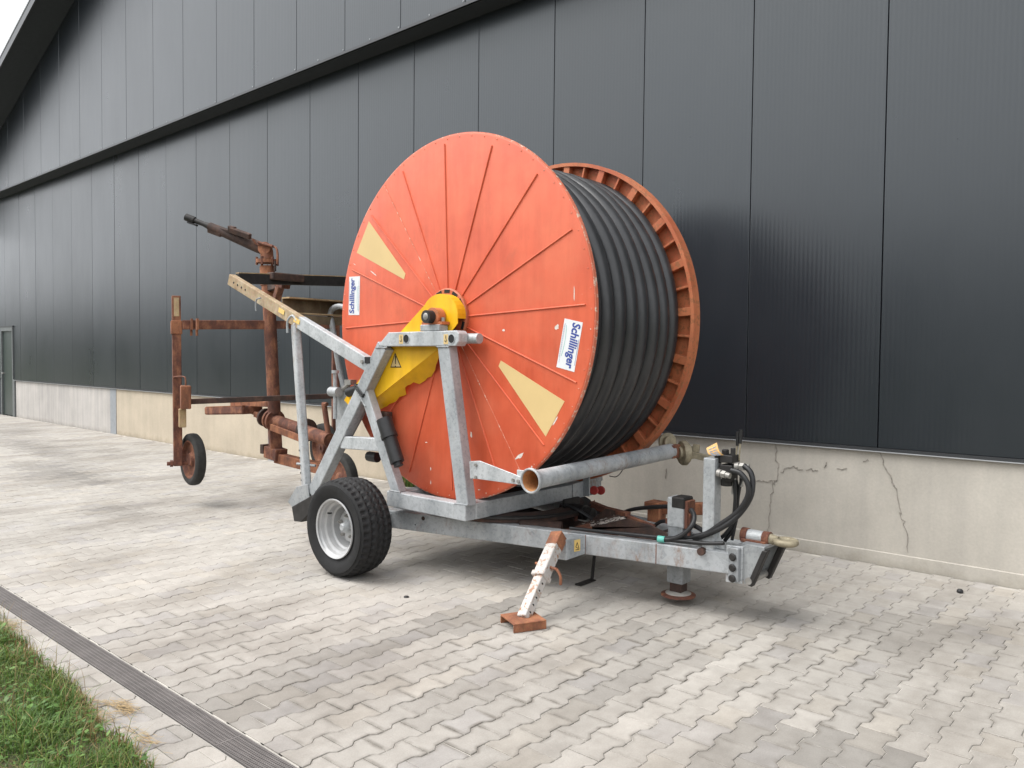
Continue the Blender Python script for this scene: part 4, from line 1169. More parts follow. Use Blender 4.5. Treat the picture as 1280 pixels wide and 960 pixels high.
for x, y0, y1, m in ((-3.25, 4.30, 4.96, 'rust'), (-4.70, 3.96, 5.30, 'galv_dull'), (-2.74, 4.42, 4.84, 'rust_dark')):
    b = B(); b.box((x-.05, y0, DZ0+.01), (x+.05, y1, DZ1-.008)); obj('cross_member', b, m, mach, bevel=.004)
# rusty plates and boxes in the frame between the beams
b = B(); b.add([(-4.78, 3.98, DZ0+.012), (-4.78, 5.28, DZ0+.012), (-3.30, 4.94, DZ0+.012), (-3.30, 4.32, DZ0+.012)], [(0, 1, 2, 3)]); o = obj('deck_plate', b, 'rust_dark', mach, fixn=False); sm = o.modifiers.new('solid', 'SOLIDIFY'); sm.thickness = .006
PY = 4.50
pl = [(p.x, p.z) for p in (Q(x, y, PY) for x, y in ((722, 663), (785, 648.5), (817, 658), (834, 667)))]
b = B(); b.prism(pl+[(pl[-1][0], .39), (pl[0][0], .39)], PY, PY+.010); obj('pocket_plate', b, 'rust_dark', mach, bevel=.002)
bk = [Q(x, y, 4.66) for x, y in ((722, 655), (772, 643))]; ft = [Q(722, 663, PY+.005), Q(785, 648.5, PY+.005)]
b = B(); b.add([ft[0], ft[1], bk[1], bk[0]], [(0, 1, 2, 3)]); o = obj('pocket_ledge', b, 'rust_dark', mach, fixn=False); sm = o.modifiers.new('solid', 'SOLIDIFY'); sm.thickness = .006
b = B(); up_ = Vector((0, 0, .0045))
for i in range(150):
    u_, v_ = rnd.random(), min(.96, abs(rnd.gauss(.12, .34))); c = ft[0].lerp(ft[1], u_).lerp(bk[0].lerp(bk[1], u_), v_)+up_
    if u_ < .12 or u_ > .97: continue
    ex_ = (ft[1]-ft[0]).normalized(); ey_ = (bk[0]-ft[0]).normalized(); w = rnd.uniform(.004, .016); n_ = 7
    b.add([c+ex_*math.cos(k*.9)*w*rnd.uniform(.6, 1.6)+ey_*math.sin(k*.9)*w*rnd.uniform(.4, 1.0) for k in range(n_)], [tuple(range(n_))])
stuff(obj('flaking_paint', b, 'scuff', mach, fixn=False))
rb_ = [(p.x, p.z) for p in (Q(x, y, 4.72) for x, y in ((735, 652), (757, 636), (776, 640), (818, 657)))]
b = B(); b.prism(rb_+[(rb_[-1][0], .39), (rb_[0][0], .39)], 4.72, 4.735); obj('pocket_plate', b, 'rust_dark', mach, bevel=.002)
b = B(); b.bar(Q(785, 646, 4.56), Q(818, 659, 4.56), .028, .03, (0, 1, 0)); obj('edge_rail', b, 'rust', mach, bevel=.003)
b = B(); b.bar(Q(757, 636, 4.80), Q(785, 643, 4.70), .03, .05, (0, 1, 0)); obj('edge_rail', b, 'rust', mach, bevel=.003)
mc = Q(725, 641, 4.78)
b = B(); b.cyl(mc+Vector((-.16, 0, 0)), mc+Vector((.05, 0, .01)), .058, 16); b.cyl(mc+Vector((.05, 0, .01)), mc+Vector((.12, 0, .012)), .040, 12); b.cyl(mc+Vector((-.04, -.06, .0)), mc+Vector((-.04, -.10, .01)), .030, 10); obj('hydraulic_motor', b, 'black_steel', mach, smooth=True)
b = B(); b.box((mc.x-.10, mc.y-.09, mc.z-.02), (mc.x-.075, mc.y+.10, mc.z+.10)); obj('motor_flange', b, 'black_steel', mach, bevel=.004)
b = B(); b.box((mc.x+.00, mc.y-.075, mc.z-.05), (mc.x+.018, mc.y-.05, mc.z+.03)); obj('motor_lug', b, 'rust', mach, bevel=.002)
b = B(); b.tube(smooth_path([mc+Vector((-.14, -.05, .05)), mc+Vector((-.02, -.10, .06)), mc+Vector((.10, -.09, .02)), mc+Vector((.18, -.02, -.05))], 6), .014, 8); obj('motor_hose', b, 'black_plastic', mach, smooth=True)
c = Q(748, 634, 5.0); b = B(); b.bar(c+Vector((-.07, 0, .015)), c+Vector((.11, 0, -.02)), .05, .05, (0, 1, 0)); obj('motor_bracket', b, 'rust', mach, bevel=.004)
b = B(); b.cyl((-3.62, 4.22, .40), (-3.36, 4.36, .40), .05, 12); obj('turntable_brake', b, 'rust_dark', mach, smooth=True)
b = B(); b.bar((-3.02, 5.02, .50), (-2.58, 4.98, .56), .10, .08, (0, 0, 1)); obj('rust_arm', b, 'rust_bright', mach, bevel=.005)
c = Q(819, 640, 4.95); b = B(); b.box((c.x-.05, 4.92, c.z-.09), (c.x+.05, 5.02, c.z+.04)); b.box((c.x-.065, 4.90, c.z+.035), (c.x+.05, 5.03, c.z+.075)); obj('arm_block', b, 'rust_bright', mach, bevel=.005)
# axle
WC = Vector((-4.665, 3.52, .352)); WR = .352
b = B(); b.box((WC.x-.045, 3.70, WC.z-.045), (WC.x+.045, mY(3.70), WC.z+.045)); obj('axle', b, 'galv_dull', mach, bevel=.004)
# ---- wheels
def tyre_geo(Rt, W, Ri, lug=.012, N=168):
    prof = [(Ri, -W*.40), (Ri+.014, -W*.415), (Ri+.03, -W*.43), (Ri+(Rt-Ri)*.45, -W*.505), (Ri+(Rt-Ri)*.72, -W*.495), (Rt-.040, -W*.468), (Rt-.022, -W*.44)]
    cr = 25; tread = [(-.43+.86*i/(cr-1)) for i in range(cr)]
    bb = B(); rows = []
    for j in range(N):
        a = 2*math.pi*j/N; row = []
        for r_, h in prof: row.append((r_, h))
        for s_ in tread:
            r_ = Rt-.018*(s_/.43)**2
            ph = j/N*42
            zig = .030*(abs((ph % 1)*2-1)*2-1)
            groove = 0
            for g_ in (-.19, 0.0, .19):
                if abs(s_-g_-zig*(1 if g_ == 0 else -1)) < .026: groove = 1
            if abs(s_) > .30 and (ph+.25*(1 if s_ > 0 else 0)) % 1 < .36: groove = 1
            row.append((r_-(lug if groove else 0), s_*W))
        for r_, h in reversed(prof): row.append((r_, -h))
        for r_, h in row: bb.v.append(Vector((math.cos(a)*r_, h, math.sin(a)*r_)))
        rows.append(len(row))
    k = rows[0]
    for j in range(N):
        for i in range(k):
            a_, b_ = j*k+i, j*k+(i+1) % k; c_, d_ = ((j+1) % N)*k+(i+1) % k, ((j+1) % N)*k+i
            bb.f.append((a_, b_, c_, d_)); bb.m.append(0)
    return bb
whl = []
tyre_b = tyre_geo(WR+.004, .285, .207)
for wc, sg in ((WC, 1), (Vector((WC.x, mY(WC.y), WC.z)), -1)):
    def loc(bb): bb.v = [Vector((v.x, v.y*sg, v.z))+wc for v in bb.v]; return bb
    # parts hang on an empty that is itself a part of the machine
    w = bpy.data.objects.new('wheel', None); w.empty_display_size = .1; link(w, mach, wc)
    t_ = B(); t_.v = [Vector(v) for v in tyre_b.v]; t_.f = list(tyre_b.f); t_.m = list(tyre_b.m); obj('tyre', loc(t_), 'rubber', w, smooth=True)
    b = B(); b.lathe([(.200, -.128), (.212, -.134), (.216, -.126), (.206, -.112), (.192, -.104), (.188, -.078), (.170, -.070), (.164, -.030), (.150, -.022), (.148, .035), (.140, .045), (.118, .042), (.114, .006), (.104, -.002), (.075, -.004), (.0, -.004)], (0, 0, 0), (0, 1, 0), 64)
    b.lathe([(.172, .02), (.19, .06), (.20, .12), (.213, .13)], (0, 0, 0), (0, 1, 0), 48)
    obj('rim', loc(b), 'rim_white', w, smooth=True)
    b = B(); b.lathe([(0, -.060), (.022, -.060), (.030, -.052), (.036, -.002), (.05, 0), (0, 0)], (0, -.004, 0), (0, 1, 0), 24); obj('hub', loc(b), 'galv_rusty', w, smooth=True)
    for i in range(5):
        a = i*2*math.pi/5+.3; b = B(); b.cyl((math.cos(a)*.080, -.028, math.sin(a)*.080), (math.cos(a)*.080, .0, math.sin(a)*.080), .0125, 6); b.cyl((math.cos(a)*.080, -.040, math.sin(a)*.080), (math.cos(a)*.080, -.02, math.sin(a)*.080), .006, 6); obj('wheel_nut', loc(b), 'grey_metal', w)
    b = B(); b.cyl((-.150, -.075, .085), (-.146, -.045, .083), .008, 6); obj('valve', loc(b), 'black_plastic', w)
# ---- outrigger with side stand
og0, og1 = onleg(732, 680, .0), onleg(708, 680, .17)
tip = Vector((og1.x, og1.y, 0))
b = B()
base = Vector((og0.x, og0.y, 0)); wv = -ld*.11
b.add([base+Vector((0,0,DZ0+.004)), base+wv+Vector((0,0,DZ0+.004)), base+wv+Vector((0,0,DZ1-.003)), base+Vector((0,0,DZ1-.003)),
       tip+Vector((0,0,DZ0-.01)), tip+wv+Vector((0,0,DZ0-.01)), tip+wv+Vector((0,0,DZ1-.006)), tip+Vector((0,0,DZ1-.006))],
      [(0,1,2,3),(4,5,6,7),(0,1,5,4),(1,2,6,5),(2,3,7,6),(3,0,4,7)])
og = obj('outrigger', b, 'galv', mach, bevel=.004)
fn = (tip-base).normalized(); on = Vector((-fn.y, fn.x, 0)); 
if on.dot(Vector((1, -.2, 0))) < 0: on = -on
c = base.lerp(tip, .45)+on*.0015+Vector((0, 0, .362))
b = B(); b.bar(c-Vector((0, 0, .038)), c+Vector((0, 0, .038)), .056, .002, on, 0)

for u0, z0_, u1, z1_ in ((-.016, -.024, .002, .020), (.002, .020, .015, -.008), (.015, -.008, -.006, -.020), (-.018, -.027, .018, -.027)):
    b.bar(c+on*.002+fn*u0+Vector((0, 0, z0_)), c+on*.002+fn*u1+Vector((0, 0, z1_)), .0045, .001, on, 1)
obj('sticker', b, ['label_yellow', 'black_ink'], og, label='small yellow sticker with a black jack symbol')
foot = G(654, 772, .05); foot = Vector((foot.x, foot.y, 0))
top = tip+wv*.5+Vector((0, 0, DZ1+.012))
mid = top.lerp(foot+Vector((0, 0, .05)), .52)
sd_ = on
b = B(); b.bar(top, mid, .082, .082, sd_); st = obj('stand_sleeve', b, 'white_paint', mach, bevel=.005)
b = B(); b.bar(mid+(top-mid)*.06, mid-(top-mid)*.05, .098, .098, sd_); obj('collar', b, 'white_paint', st, bevel=.006)
b = B(); b.bar(top-(top-mid)*.30, top+(top-mid)*.02, .086, .086, sd_); obj('rusty_cap', b, 'rust_bright', st, bevel=.004)
b = B(); pz = mid+(top-mid)*.25; b.cyl(pz-sd_*.09, pz+sd_*.10, .010, 8); b.tube(smooth_path([pz+sd_*.10, pz+sd_*.11+Vector((.02, 0, -.04)), pz+sd_*.10+Vector((.03, 0, -.09))], 4), .009, 8); obj('pin', b, 'rust_bright', st, smooth=True)
il = foot+Vector((0, 0, .045))
b = B(); b.bar(mid+(top-mid)*.1, il, .064, .064, sd_); sl = obj('stand_leg', b, 'white_paint', mach, bevel=.005, label='white chipped stand leg with adjustment holes')
for i in range(5):
    c = mid.lerp(il, .16+.17*i)+sd_*.0325; b = B(); b.lathe([(0, -.001), (.010, -.001), (.010, .001), (0, .001)], c, sd_, 10); obj('pin_hole', b, 'dark_void', sl)
b = B()
fd1 = Vector((.42, .907, 0)); fd2 = Vector((.907, -.42, 0))    # U profile shoe
cc = foot
W2, L2 = .10, .105
for lo, hi in (((-L2, -W2, .044), (L2, W2, .054)), ((-L2, -W2, .001), (L2, -W2+.009, .044)), ((-L2, W2-.009, .001), (L2, W2, .044))):
    t_ = B(); t_.box(lo, hi); b.add([cc+fd1*v.x+fd2*v.y*1.0+Vector((0, 0, v.z)) for v in t_.v], t_.f)
obj('stand_shoe', b, 'rust_bright', mach, bevel=.002, label='rusty U shaped steel shoe under the stand')
# small rear leg hanging from the frame
c0, c1 = Q(744, 693, 4.62), Q(740, 724, 4.62)
b = B(); b.tube([c0+Vector((0, 0, .06)), c1], .012, 8); b.bar(c1+Vector((.01, 0, 0)), G(722, 732, .004)+Vector((0, 0, .004)), .05, .008, (0, 0, 1)); obj('drag_foot', b, 'black_steel', mach)
# ---- jack
JK = Vector((-2.565, 4.585, 0))
b = B(); b.box((JK.x-.055, JK.y-.055, .235), (JK.x+.055, JK.y+.055, .52)); b.box((JK.x-.066, JK.y-.066, .30), (JK.x+.066, JK.y+.066, .312)); jk = obj('jack', b, 'galv_dull', mach, bevel=.005)
b = B(); b.box((JK.x-.060, JK.y-.060, .50), (JK.x+.062, JK.y+.060, .695)); obj('jack_head', b, 'galv', jk, bevel=.010, seg=2)
b = B(); b.box((JK.x-.03, JK.y-.063, .625), (JK.x+.065, JK.y+.063, .700)); obj('jack_cap', b, 'black_steel', jk, bevel=.008)
b = B(); b.box((JK.x-.075, JK.y-.055, .515), (JK.x-.058, JK.y+.055, .55)); obj('jack_lug', b, 'rust', jk, bevel=.003)
b = B(); b.box((JK.x+.058, JK.y-.05, .50), (JK.x+.085, JK.y+.05, .68)); b.cyl((JK.x+.088, JK.y-.03, .60), (JK.x+.088, JK.y-.03, .44), .012, 8); obj('jack_bracket', b, 'rust', jk, bevel=.003)
b = B(); b.box((JK.x-.11, JK.y-.10, .421), (JK.x+.12, JK.y+.10, .440)); b.prism([(JK.x+.056, .44), (JK.x+.12, .44), (JK.x+.056, .53)], JK.y-.005, JK.y+.005); obj('jack_flange', b, 'galv_dull', jk, bevel=.003)
b = B(); b.box((JK.x-.042, JK.y-.042, .075), (JK.x+.042, JK.y+.042, .25)); obj('jack_leg', b, 'rust_dark', jk, bevel=.004)
b = B(); b.box((JK.x-.056, JK.y-.057, .135), (JK.x+.058, JK.y+.057, .25)); obj('jack_tube', b, 'galv_dull', jk, bevel=.004)
b = B(); b.lathe([(0, .078), (.04, .075), (.085, .062), (.112, .055), (.112, .047), (.08, .05), (0, .05)], (JK.x, JK.y, 0), (0, 0, 1), 36); obj('jack_plate', b, 'rust', jk, smooth=True)
b = B(); b.lathe([(0, .0790), (.04, .0762), (.084, .0634), (.084, .0605), (0, .06)], (JK.x, JK.y, 0), (0, 0, 1), 36); obj('plate_dust', b, 'kerb_conc', jk, smooth=True)
# ---- hitch
HX = hA.x
hp0 = onleg(914, 700, .006)
b = B(); b.bar((HX-.01, hA.y-.03, .235), (HX-.01, hA.y-.03, .462), .010, .10, ld); hpn = obj('hitch_plate', b, 'galv_rusty', mach, bevel=.003)
b = B(); b.box((HX-.035, 4.45, .250), (HX+.03, mY(4.45), .455)); obj('hitch_head', b, 'galv_dull', mach, bevel=.004)
for zz in (.40, .335, .27):
    b = B(); c = Vector((HX-.005, 4.448, zz)); b.lathe([(0, -.012), (.017, -.012), (.024, -.004), (.024, .0), (0, .0)], c, (0.1, 1, 0), 12); obj('bolt', b, 'black_steel', hpn)
sides = ((HX+.02, .462), (HX+.06, .478), (HX+.17, .478), (HX+.17, .455), (HX+.085, .245), (HX+.05, .235), (HX+.02, .30))
for yy in (4.50, 4.75):
    b = B(); b.prism(list(sides), yy, yy+.012); obj('hitch_cheek', b, 'galv_dull', mach, bevel=.002)
b = B(); b.prism([(HX+.169, .480), (HX+.02, .480), (HX+.02, .460), (HX+.165, .460)], 4.513, 4.749); obj('hitch_top', b, 'galv_dull', mach, bevel=.002)
b = B(); b.prism([(HX+.195, .462), (HX+.100, .228), (HX+.070, .238), (HX+.160, .460)], 4.488, 4.535); obj('hitch_bar', b, 'black_steel', mach, bevel=.004)
b = B(); b.prism([(HX+.205, .462), (HX+.105, .228), (HX+.075, .238), (HX+.165, .460)], 4.725, 4.772); obj('hitch_bar', b, 'black_steel', mach, bevel=.004)
b = B(); b.cyl((HX+.08, 4.485, .262), (HX+.08, 4.775, .262), .022, 12); obj('hitch_pin', b, 'grey_metal', mach, smooth=True)
e0, e1 = Q(932, 668.5, YC), Q(957, 673, YC)
dv = (e1-e0).normalized()
b = B(); b.tube([e0, e1], .041, 20); eye = obj('eye_tube', b, 'galv_rusty', mach, smooth=True)
b = B(); b.tube([e0-dv*.02, e0+dv*.02], .046, 16); obj('end_nut', b, 'rust', eye, smooth=True)
b = B(); b.tube([e1-dv*.012, e1+dv*.03], .044, 16); obj('end_nut', b, 'rust', eye, smooth=True)
ec = e1+dv*.125
b = B(); n_ = 40
b.tube([ec+Vector((math.cos(t)*.056, math.sin(t)*.056, 0)) for t in [2*math.pi*i/n_ for i in range(n_+1)]], .021, 12, 0, False)
b.tube([e1, ec-dv*.045], [.04, .026], 14); obj('towing_eye', b, 'brass', eye, smooth=True)
b = B(); b.box((e0.x-.01, YC-.055, .47), (e1.x+.02, YC+.055, e1.z-.012)); obj('eye_saddle', b, 'rust', mach, bevel=.004)
# ---- valve post, control valve and hydraulic hoses
VP = Vector((-2.295, 4.50, 0)); zt = Q(893, 573, 4.47).z
b = B(); b.box((VP.x-.040, VP.y-.045, DZ1-.02), (VP.x+.040, VP.y+.045, zt)); vp = obj('valve_post', b, 'galv', mach, bevel=.006, seg=2)
b = B(); b.prism([(VP.x+.04, DZ1+.005), (VP.x+.10, DZ1+.005), (VP.x+.04, DZ1+.12)], VP.y-.004, VP.y+.004); obj('gusset', b, 'galv', vp)
b = B(); b.cyl((VP.x-.02, 4.44, DZ1-.012), (VP.x-.02, 4.40, DZ1-.012), .024, 10); obj('bolt', b, 'rust_dark', vp)
cv = Vector((VP.x+.10, VP.y+.03, zt-.03))
b = B()
for dz in (-.085, -.03, .03): b.box((cv.x-.05+abs(dz)*.25, cv.y-.05, cv.z+dz-.022), (cv.x+.045-abs(dz)*.2, cv.y+.06, cv.z+dz+.024))
b.cyl((cv.x-.02, cv.y, cv.z-.14), (cv.x-.02, cv.y, cv.z-.10), .035, 12); b.cyl((cv.x-.03, cv.y, cv.z+.05), (cv.x-.03, cv.y, cv.z+.085), .022, 10); b.cyl((cv.x+.03, cv.y-.02, cv.z+.05), (cv.x+.03, cv.y-.02, cv.z+.10), .016, 8); b.box((cv.x-.09, cv.y-.03, cv.z+.0), (cv.x-.05, cv.y+.03, cv.z+.05))
val = obj('control_valve', b, 'black_steel', mach, bevel=.004)
for dx, h in ((.026, .185), (.046, .200)):
    b = B(); b.tube([cv+Vector((dx, .03, .02)), cv+Vector((dx+.006, .03, h-.07))], .005, 8); lv = obj('lever', b, 'brass', val, smooth=True)
    b = B(); b.tube([cv+Vector((dx+.006, .03, h-.075)), cv+Vector((dx+.008, .03, h+.01))], [.009, .011], 10); obj('lever_grip', b, 'black_plastic', val, smooth=True)
fits = [(cv+Vector((-.03, -.075, -.055)), Vector((1, -.1, -.12))), (cv+Vector((.06, -.02, -.01)), Vector((1, 0, .05)))]
for p, d in fits:
    d = d.normalized(); b = B(); b.tube([p, p+d*.075], .018, 10); b.tube([p+d*.02, p+d*.045], .024, 6); b.tube([p-d*.012, p+d*.012], .024, 10); obj('hose_fitting', b, 'grey_metal', val, smooth=True)
b = B(); b.tube([cv+Vector((.02, .02, -.09)), cv+Vector((.02, .02, -.19))], .014, 8); b.tube([cv+Vector((.06, .04, -.06)), cv+Vector((.06, .04, -.14))], .014, 8); obj('hose_fitting', b, 'grey_metal', val, smooth=True)
def hyd(pts, r=.0135, name='hydraulic_hose'):
    b = B(); b.tube(smooth_path(pts, 8), r, 10); return obj(name, b, 'black_plastic', mach, smooth=True)
HYp = 4.44
def h_(px, py, Y=HYp): return Q(px, py, Y)
hyd([h_(914, 588), h_(926, 592), h_(935, 606), h_(934, 622), h_(922, 640), h_(900, 656), h_(883, 667), h_(866, 671)], .0165)
hyd([h_(930, 582, 4.5), h_(938, 590, 4.49), h_(941, 604, 4.48), h_(937, 624, 4.46), h_(921, 646, 4.44), h_(898, 662, 4.43), h_(868, 674, 4.45)], .0165)
hyd([h_(918, 600, 4.54), h_(919, 625, 4.54), h_(915, 655, 4.55), h_(903, 671, 4.56), h_(893, 676, 4.56)], .012)
hyd([h_(920, 600, 4.58), h_(922, 620, 4.58), h_(919, 655, 4.58), h_(906, 676, 4.58)], .012)
hyd([h_(927, 598, 4.56), h_(923, 620, 4.57), h_(920, 650, 4.58), h_(915, 675, 4.58)], .010)
hyd([h_(866, 672), h_(852, 672, 4.42), h_(830, 672, 4.40), h_(790, 668, 4.36), h_(750, 664, 4.30), h_(712, 660, 4.22)], .011)
hyd([h_(905, 679, 4.42), h_(880, 679, 4.41), h_(850, 676, 4.40), h_(825, 675, 4.38)], .012)
hyd([h_(864, 637, 4.5), h_(868, 646, 4.46), h_(864, 658, 4.42), h_(852, 669, 4.40), h_(838, 674, 4.39), h_(824, 674, 4.38)], .015)
hyd([h_(836, 633, 4.62), h_(815, 634, 4.68), h_(795, 636, 4.75), h_(781, 640, 4.8), h_(768, 648, 4.8)], .014)
hyd([h_(866, 656, 4.62), h_(875, 661, 4.6), h_(884, 667, 4.56)], .016)
hyd([h_(838, 652, 4.66), h_(826, 652, 4.68), h_(816, 660, 4.68), h_(812, 670, 4.66)], .013)
b = B(); p = h_(826.5, 674, 4.38); b.tube([p-ld*.022, p+ld*.022], .021, 12); obj('tape_wrap', b, 'teal_tape', mach, smooth=True)
# curled instruction tag on the post
b = B(); tg = [(883, 559), (893.5, 553), (899, 563), (908, 568)]
P0, P1, P2, P3 = Q(883, 560, 4.47), Q(896, 553, 4.47), Q(890, 569.5, 4.47), Q(905, 569, 4.47)
n_ = 6
for i in range(n_+1):
    t = i/n_; sag = Vector((0, -.012*math.sin(t*math.pi), -.012*math.sin(t*math.pi)))
    b.v += [P0.lerp(P2, t)+sag, P1.lerp(P3, t)+sag]
for i in range(n_): b.f.append((2*i, 2*i+1, 2*i+3, 2*i+2)); b.m.append(0)
for i in range(1, n_):
    a_, c_ = b.v[2*i], b.v[2*i+1]; nn = Vector((0, -.003, .001))
    for t0, t1 in ((.18, .46), (.54, .84)):
        o_ = len(b.v); b.v += [a_.lerp(c_, t0)+nn, a_.lerp(c_, t1)+nn, a_.lerp(c_, t1)+nn+Vector((.002, 0, -.006)), a_.lerp(c_, t0)+nn+Vector((.002, 0, -.006))]; b.f.append((o_, o_+1, o_+2, o_+3)); b.m.append(1)
o = obj('instruction_tag', b, ['label_orange', 'grey_ink'], mach, fixn=False, label='curled orange plastic instruction tag')

# ================================================================== SPRINKLER CART (hung on the lift arms)
RX = Vector((-7.72, 4.75, 0))
cart = thing('sprinkler_cart', RX, 'rusty sprinkler gun cart hanging from the lift arms behind the reel', 'sprinkler cart')
def r_(px, py, Y=4.75): return Q(px, py, Y)
t0, t1 = r_(335, 329), r_(343, 566)
b = B(); b.tube([r_(334, 333), r_(335, 357)], .080, 20); b.tube([r_(335, 353), r_(336, 373)], [.070, .074], 20); b.tube([r_(336, 366), r_(336, 376)], .082, 20); rs_ = obj('riser_top', b, 'rust_bright', cart, smooth=True)
b = B(); b.tube([r_(336, 372), r_(343, 517)], .068, 20); obj('riser_pipe', b, 'rust', cart, smooth=True)
b = B(); b.bar(r_(342, 515), r_(345, 570), .125, .125, (.38, .925, 0)); obj('lower_post', b, 'rust', cart, bevel=.006)
b = B(); b.tube([r_(334, 324.5), r_(334, 329)], .118, 24); fl_ = obj('flange', b, 'rust_bright', cart, smooth=True)
for a in range(6):
    an = a*1.047; c = r_(334, 327)+Vector((math.cos(an)*.108, math.sin(an)*.108, 0)); b = B(); b.cyl(c-Vector((0, 0, .04)), c+Vector((0, 0, .045)), .014, 6); obj('bolt', b, 'rust', fl_)
# gun
g0 = r_(334, 325); g1 = r_(333, 313); gb = Q(262, 283, 4.42); gt = Q(233, 271.5, 4.26)
b = B(); b.tube(smooth_path([g0, g1, r_(330, 310, 4.70)], 5), .070, 18); gun = obj('gun_elbow', b, 'rust_bright', cart, smooth=True)
ax = (gb-g1).normalized()
b = B(); b.tube([g1, g1+ax*.12, g1.lerp(gb, .55), gb], [.062, .066, .058, .046], 18); obj('barrel', b, 'rust_dark', gun, smooth=True)
b = B(); b.tube([gb, gb.lerp(gt, .25), gt], [.040, .028, .030], 14); obj('nozzle', b, 'black_steel', gun, smooth=True)
b = B(); tipd = (gt-gb).normalized(); b.tube([gt-tipd*.10, gt+tipd*.005], [.040, .042], 14); b.bar(gt-tipd*.13+Vector((0, 0, -.045)), gt-tipd*.02+Vector((0, 0, -.05)), .05, .02, (0, 0, 1)); obj('nozzle_ring', b, 'black_steel', gun, smooth=True)
up = Vector((0, 0, 1))
r0_, r1_ = Q(256, 281, 4.40), Q(313, 296, 4.60)
b = B(); b.bar(Q(258, 281, 4.41), Q(313, 297, 4.60), .035, .04, (.4, .9, 0)); b.bar(Q(288, 287, 4.50), Q(313, 296, 4.60), .060, .05, (.4, .9, 0)); b.bar(Q(286, 285.5, 4.50), Q(294, 287.5, 4.53), .065, .05, (.4, .9, 0)); obj('drive_arm', b, 'rust_dark', gun, bevel=.006)
b = B(); b.tube(smooth_path([Q(316, 299, 4.62), Q(322, 306, 4.66), Q(330, 305.5, 4.70), Q(336, 307, 4.73), Q(345, 310, 4.75), Q(347, 320, 4.75), Q(346.5, 330, 4.75)], 4), .012, 8); b.tube([Q(323, 303, 4.66), Q(341, 308, 4.73)], .016, 8); obj('linkage', b, 'rust', gun, smooth=True)
b = B(); b.tube([Q(344, 326, 4.75), Q(344, 339, 4.75)], .012, 8); obj('trip_lever', b, 'rust_dark', gun)
b = B(); b.bar(Q(261, 288, 4.42), Q(277, 294, 4.48), .04, .05, (.4, .9, 0)); obj('brake_lug', b, 'rust_dark', gun, bevel=.004)
# strut from the rest pad to the riser
b = B(); b.bar(r_(351, 355, 4.55), r_(345, 376, 4.65), .07, .07, (0, 1, 0)); b.bar(r_(348, 353, 4.5), r_(358, 357, 4.5), .07, .10, (0, 1, 0)); obj('rest_strut', b, 'rust', cart, bevel=.006)
b = B(); b.bar((RX.x+.03, 4.74, a0.z+.02), (a0.x+.02, 4.50, a0.z+.035), .07, .06, (0, 1, 0)); obj('hook_arm', b, 'rust_dark', cart, bevel=.005)
# cross beam and near telescopic leg
LP = Vector((-8.07, 3.90, 0))
lat = Vector((.38, .925, 0)).normalized(); fwd = Vector((.925, -.38, 0)).normalized()
bz_ = Q(230, 406, 3.95).z; bz2 = r_(336, 406).z
n0, n1 = Q(228, 406, 3.93), r_(336, 406); fe = n1+(n1-n0)*.85
b = B(); b.bar(n0, n1+(n1-n0)*.03, .095, .085, fwd); cbm = obj('cross_beam', b, 'rust', cart, bevel=.005)
b = B(); b.bar(n1, fe, .088, .078, fwd); obj('cross_beam', b, 'rust', cart, bevel=.005)
for px in (239.5, 246.5):
    c = Q(px, 405, 3.99); b = B(); b.bar(c+Vector((0, 0, .055)), c-Vector((0, 0, .06)), .02, .11, fwd); b.cyl(c-Vector((0, 0, .05))-fwd*.05, c-Vector((0, 0, .12))-fwd*.05, .013, 8); obj('u_bolt', b, 'rust_bright', cbm)
pt, pm_ = Q(220, 370, 3.9), Q(222.5, 582, 3.9)
b = B(); b.bar(pt, pm_, .098, .085, lat); post = obj('leg_post', b, 'rust', cart, bevel=.004)
sd2 = fwd*.040
b = B(); b.bar(pt+fwd*.051-Vector((0, 0, .02)), pt.lerp(pm_, .12)+fwd*.051, .050, .004, fwd); obj('bare_strip', b, 'rust_tan', post)
b = B(); b.bar(pt.lerp(pm_, .145), pt.lerp(pm_, .225), .118, .108, lat); obj('clamp', b, 'rust_bright', post, bevel=.006)
c0, c1 = Q(232, 482, 3.86), Q(232, 511, 3.86)
b = B(); b.bar(c0, c1, .115, .10, lat); obj('sleeve_box', b, 'rust_bright', post, bevel=.010, seg=2)
b = B(); b.bar(Q(228, 511, 3.87), Q(228, 534, 3.87), .085, .07, lat); obj('lower_sleeve', b, 'rust_tan', post, bevel=.006)
b = B(); b.tube(smooth_path([Q(217, 473, 3.85), Q(219, 471, 3.85), Q(230, 471, 3.85), Q(232, 476, 3.85), Q(232, 482, 3.85)], 4), .008, 8); obj('wire_clip', b, 'rust', post)
ap = Q(223, 579, 3.9)
b = B(); b.cyl(ap-lat*.11, ap+lat*.15, .022, 10); b.lathe([(0, -.02), (.035, -.02), (.035, .01), (0, .01)], ap-lat*.06, lat, 6); obj('wheel_pin', b, 'rust', post, smooth=True)
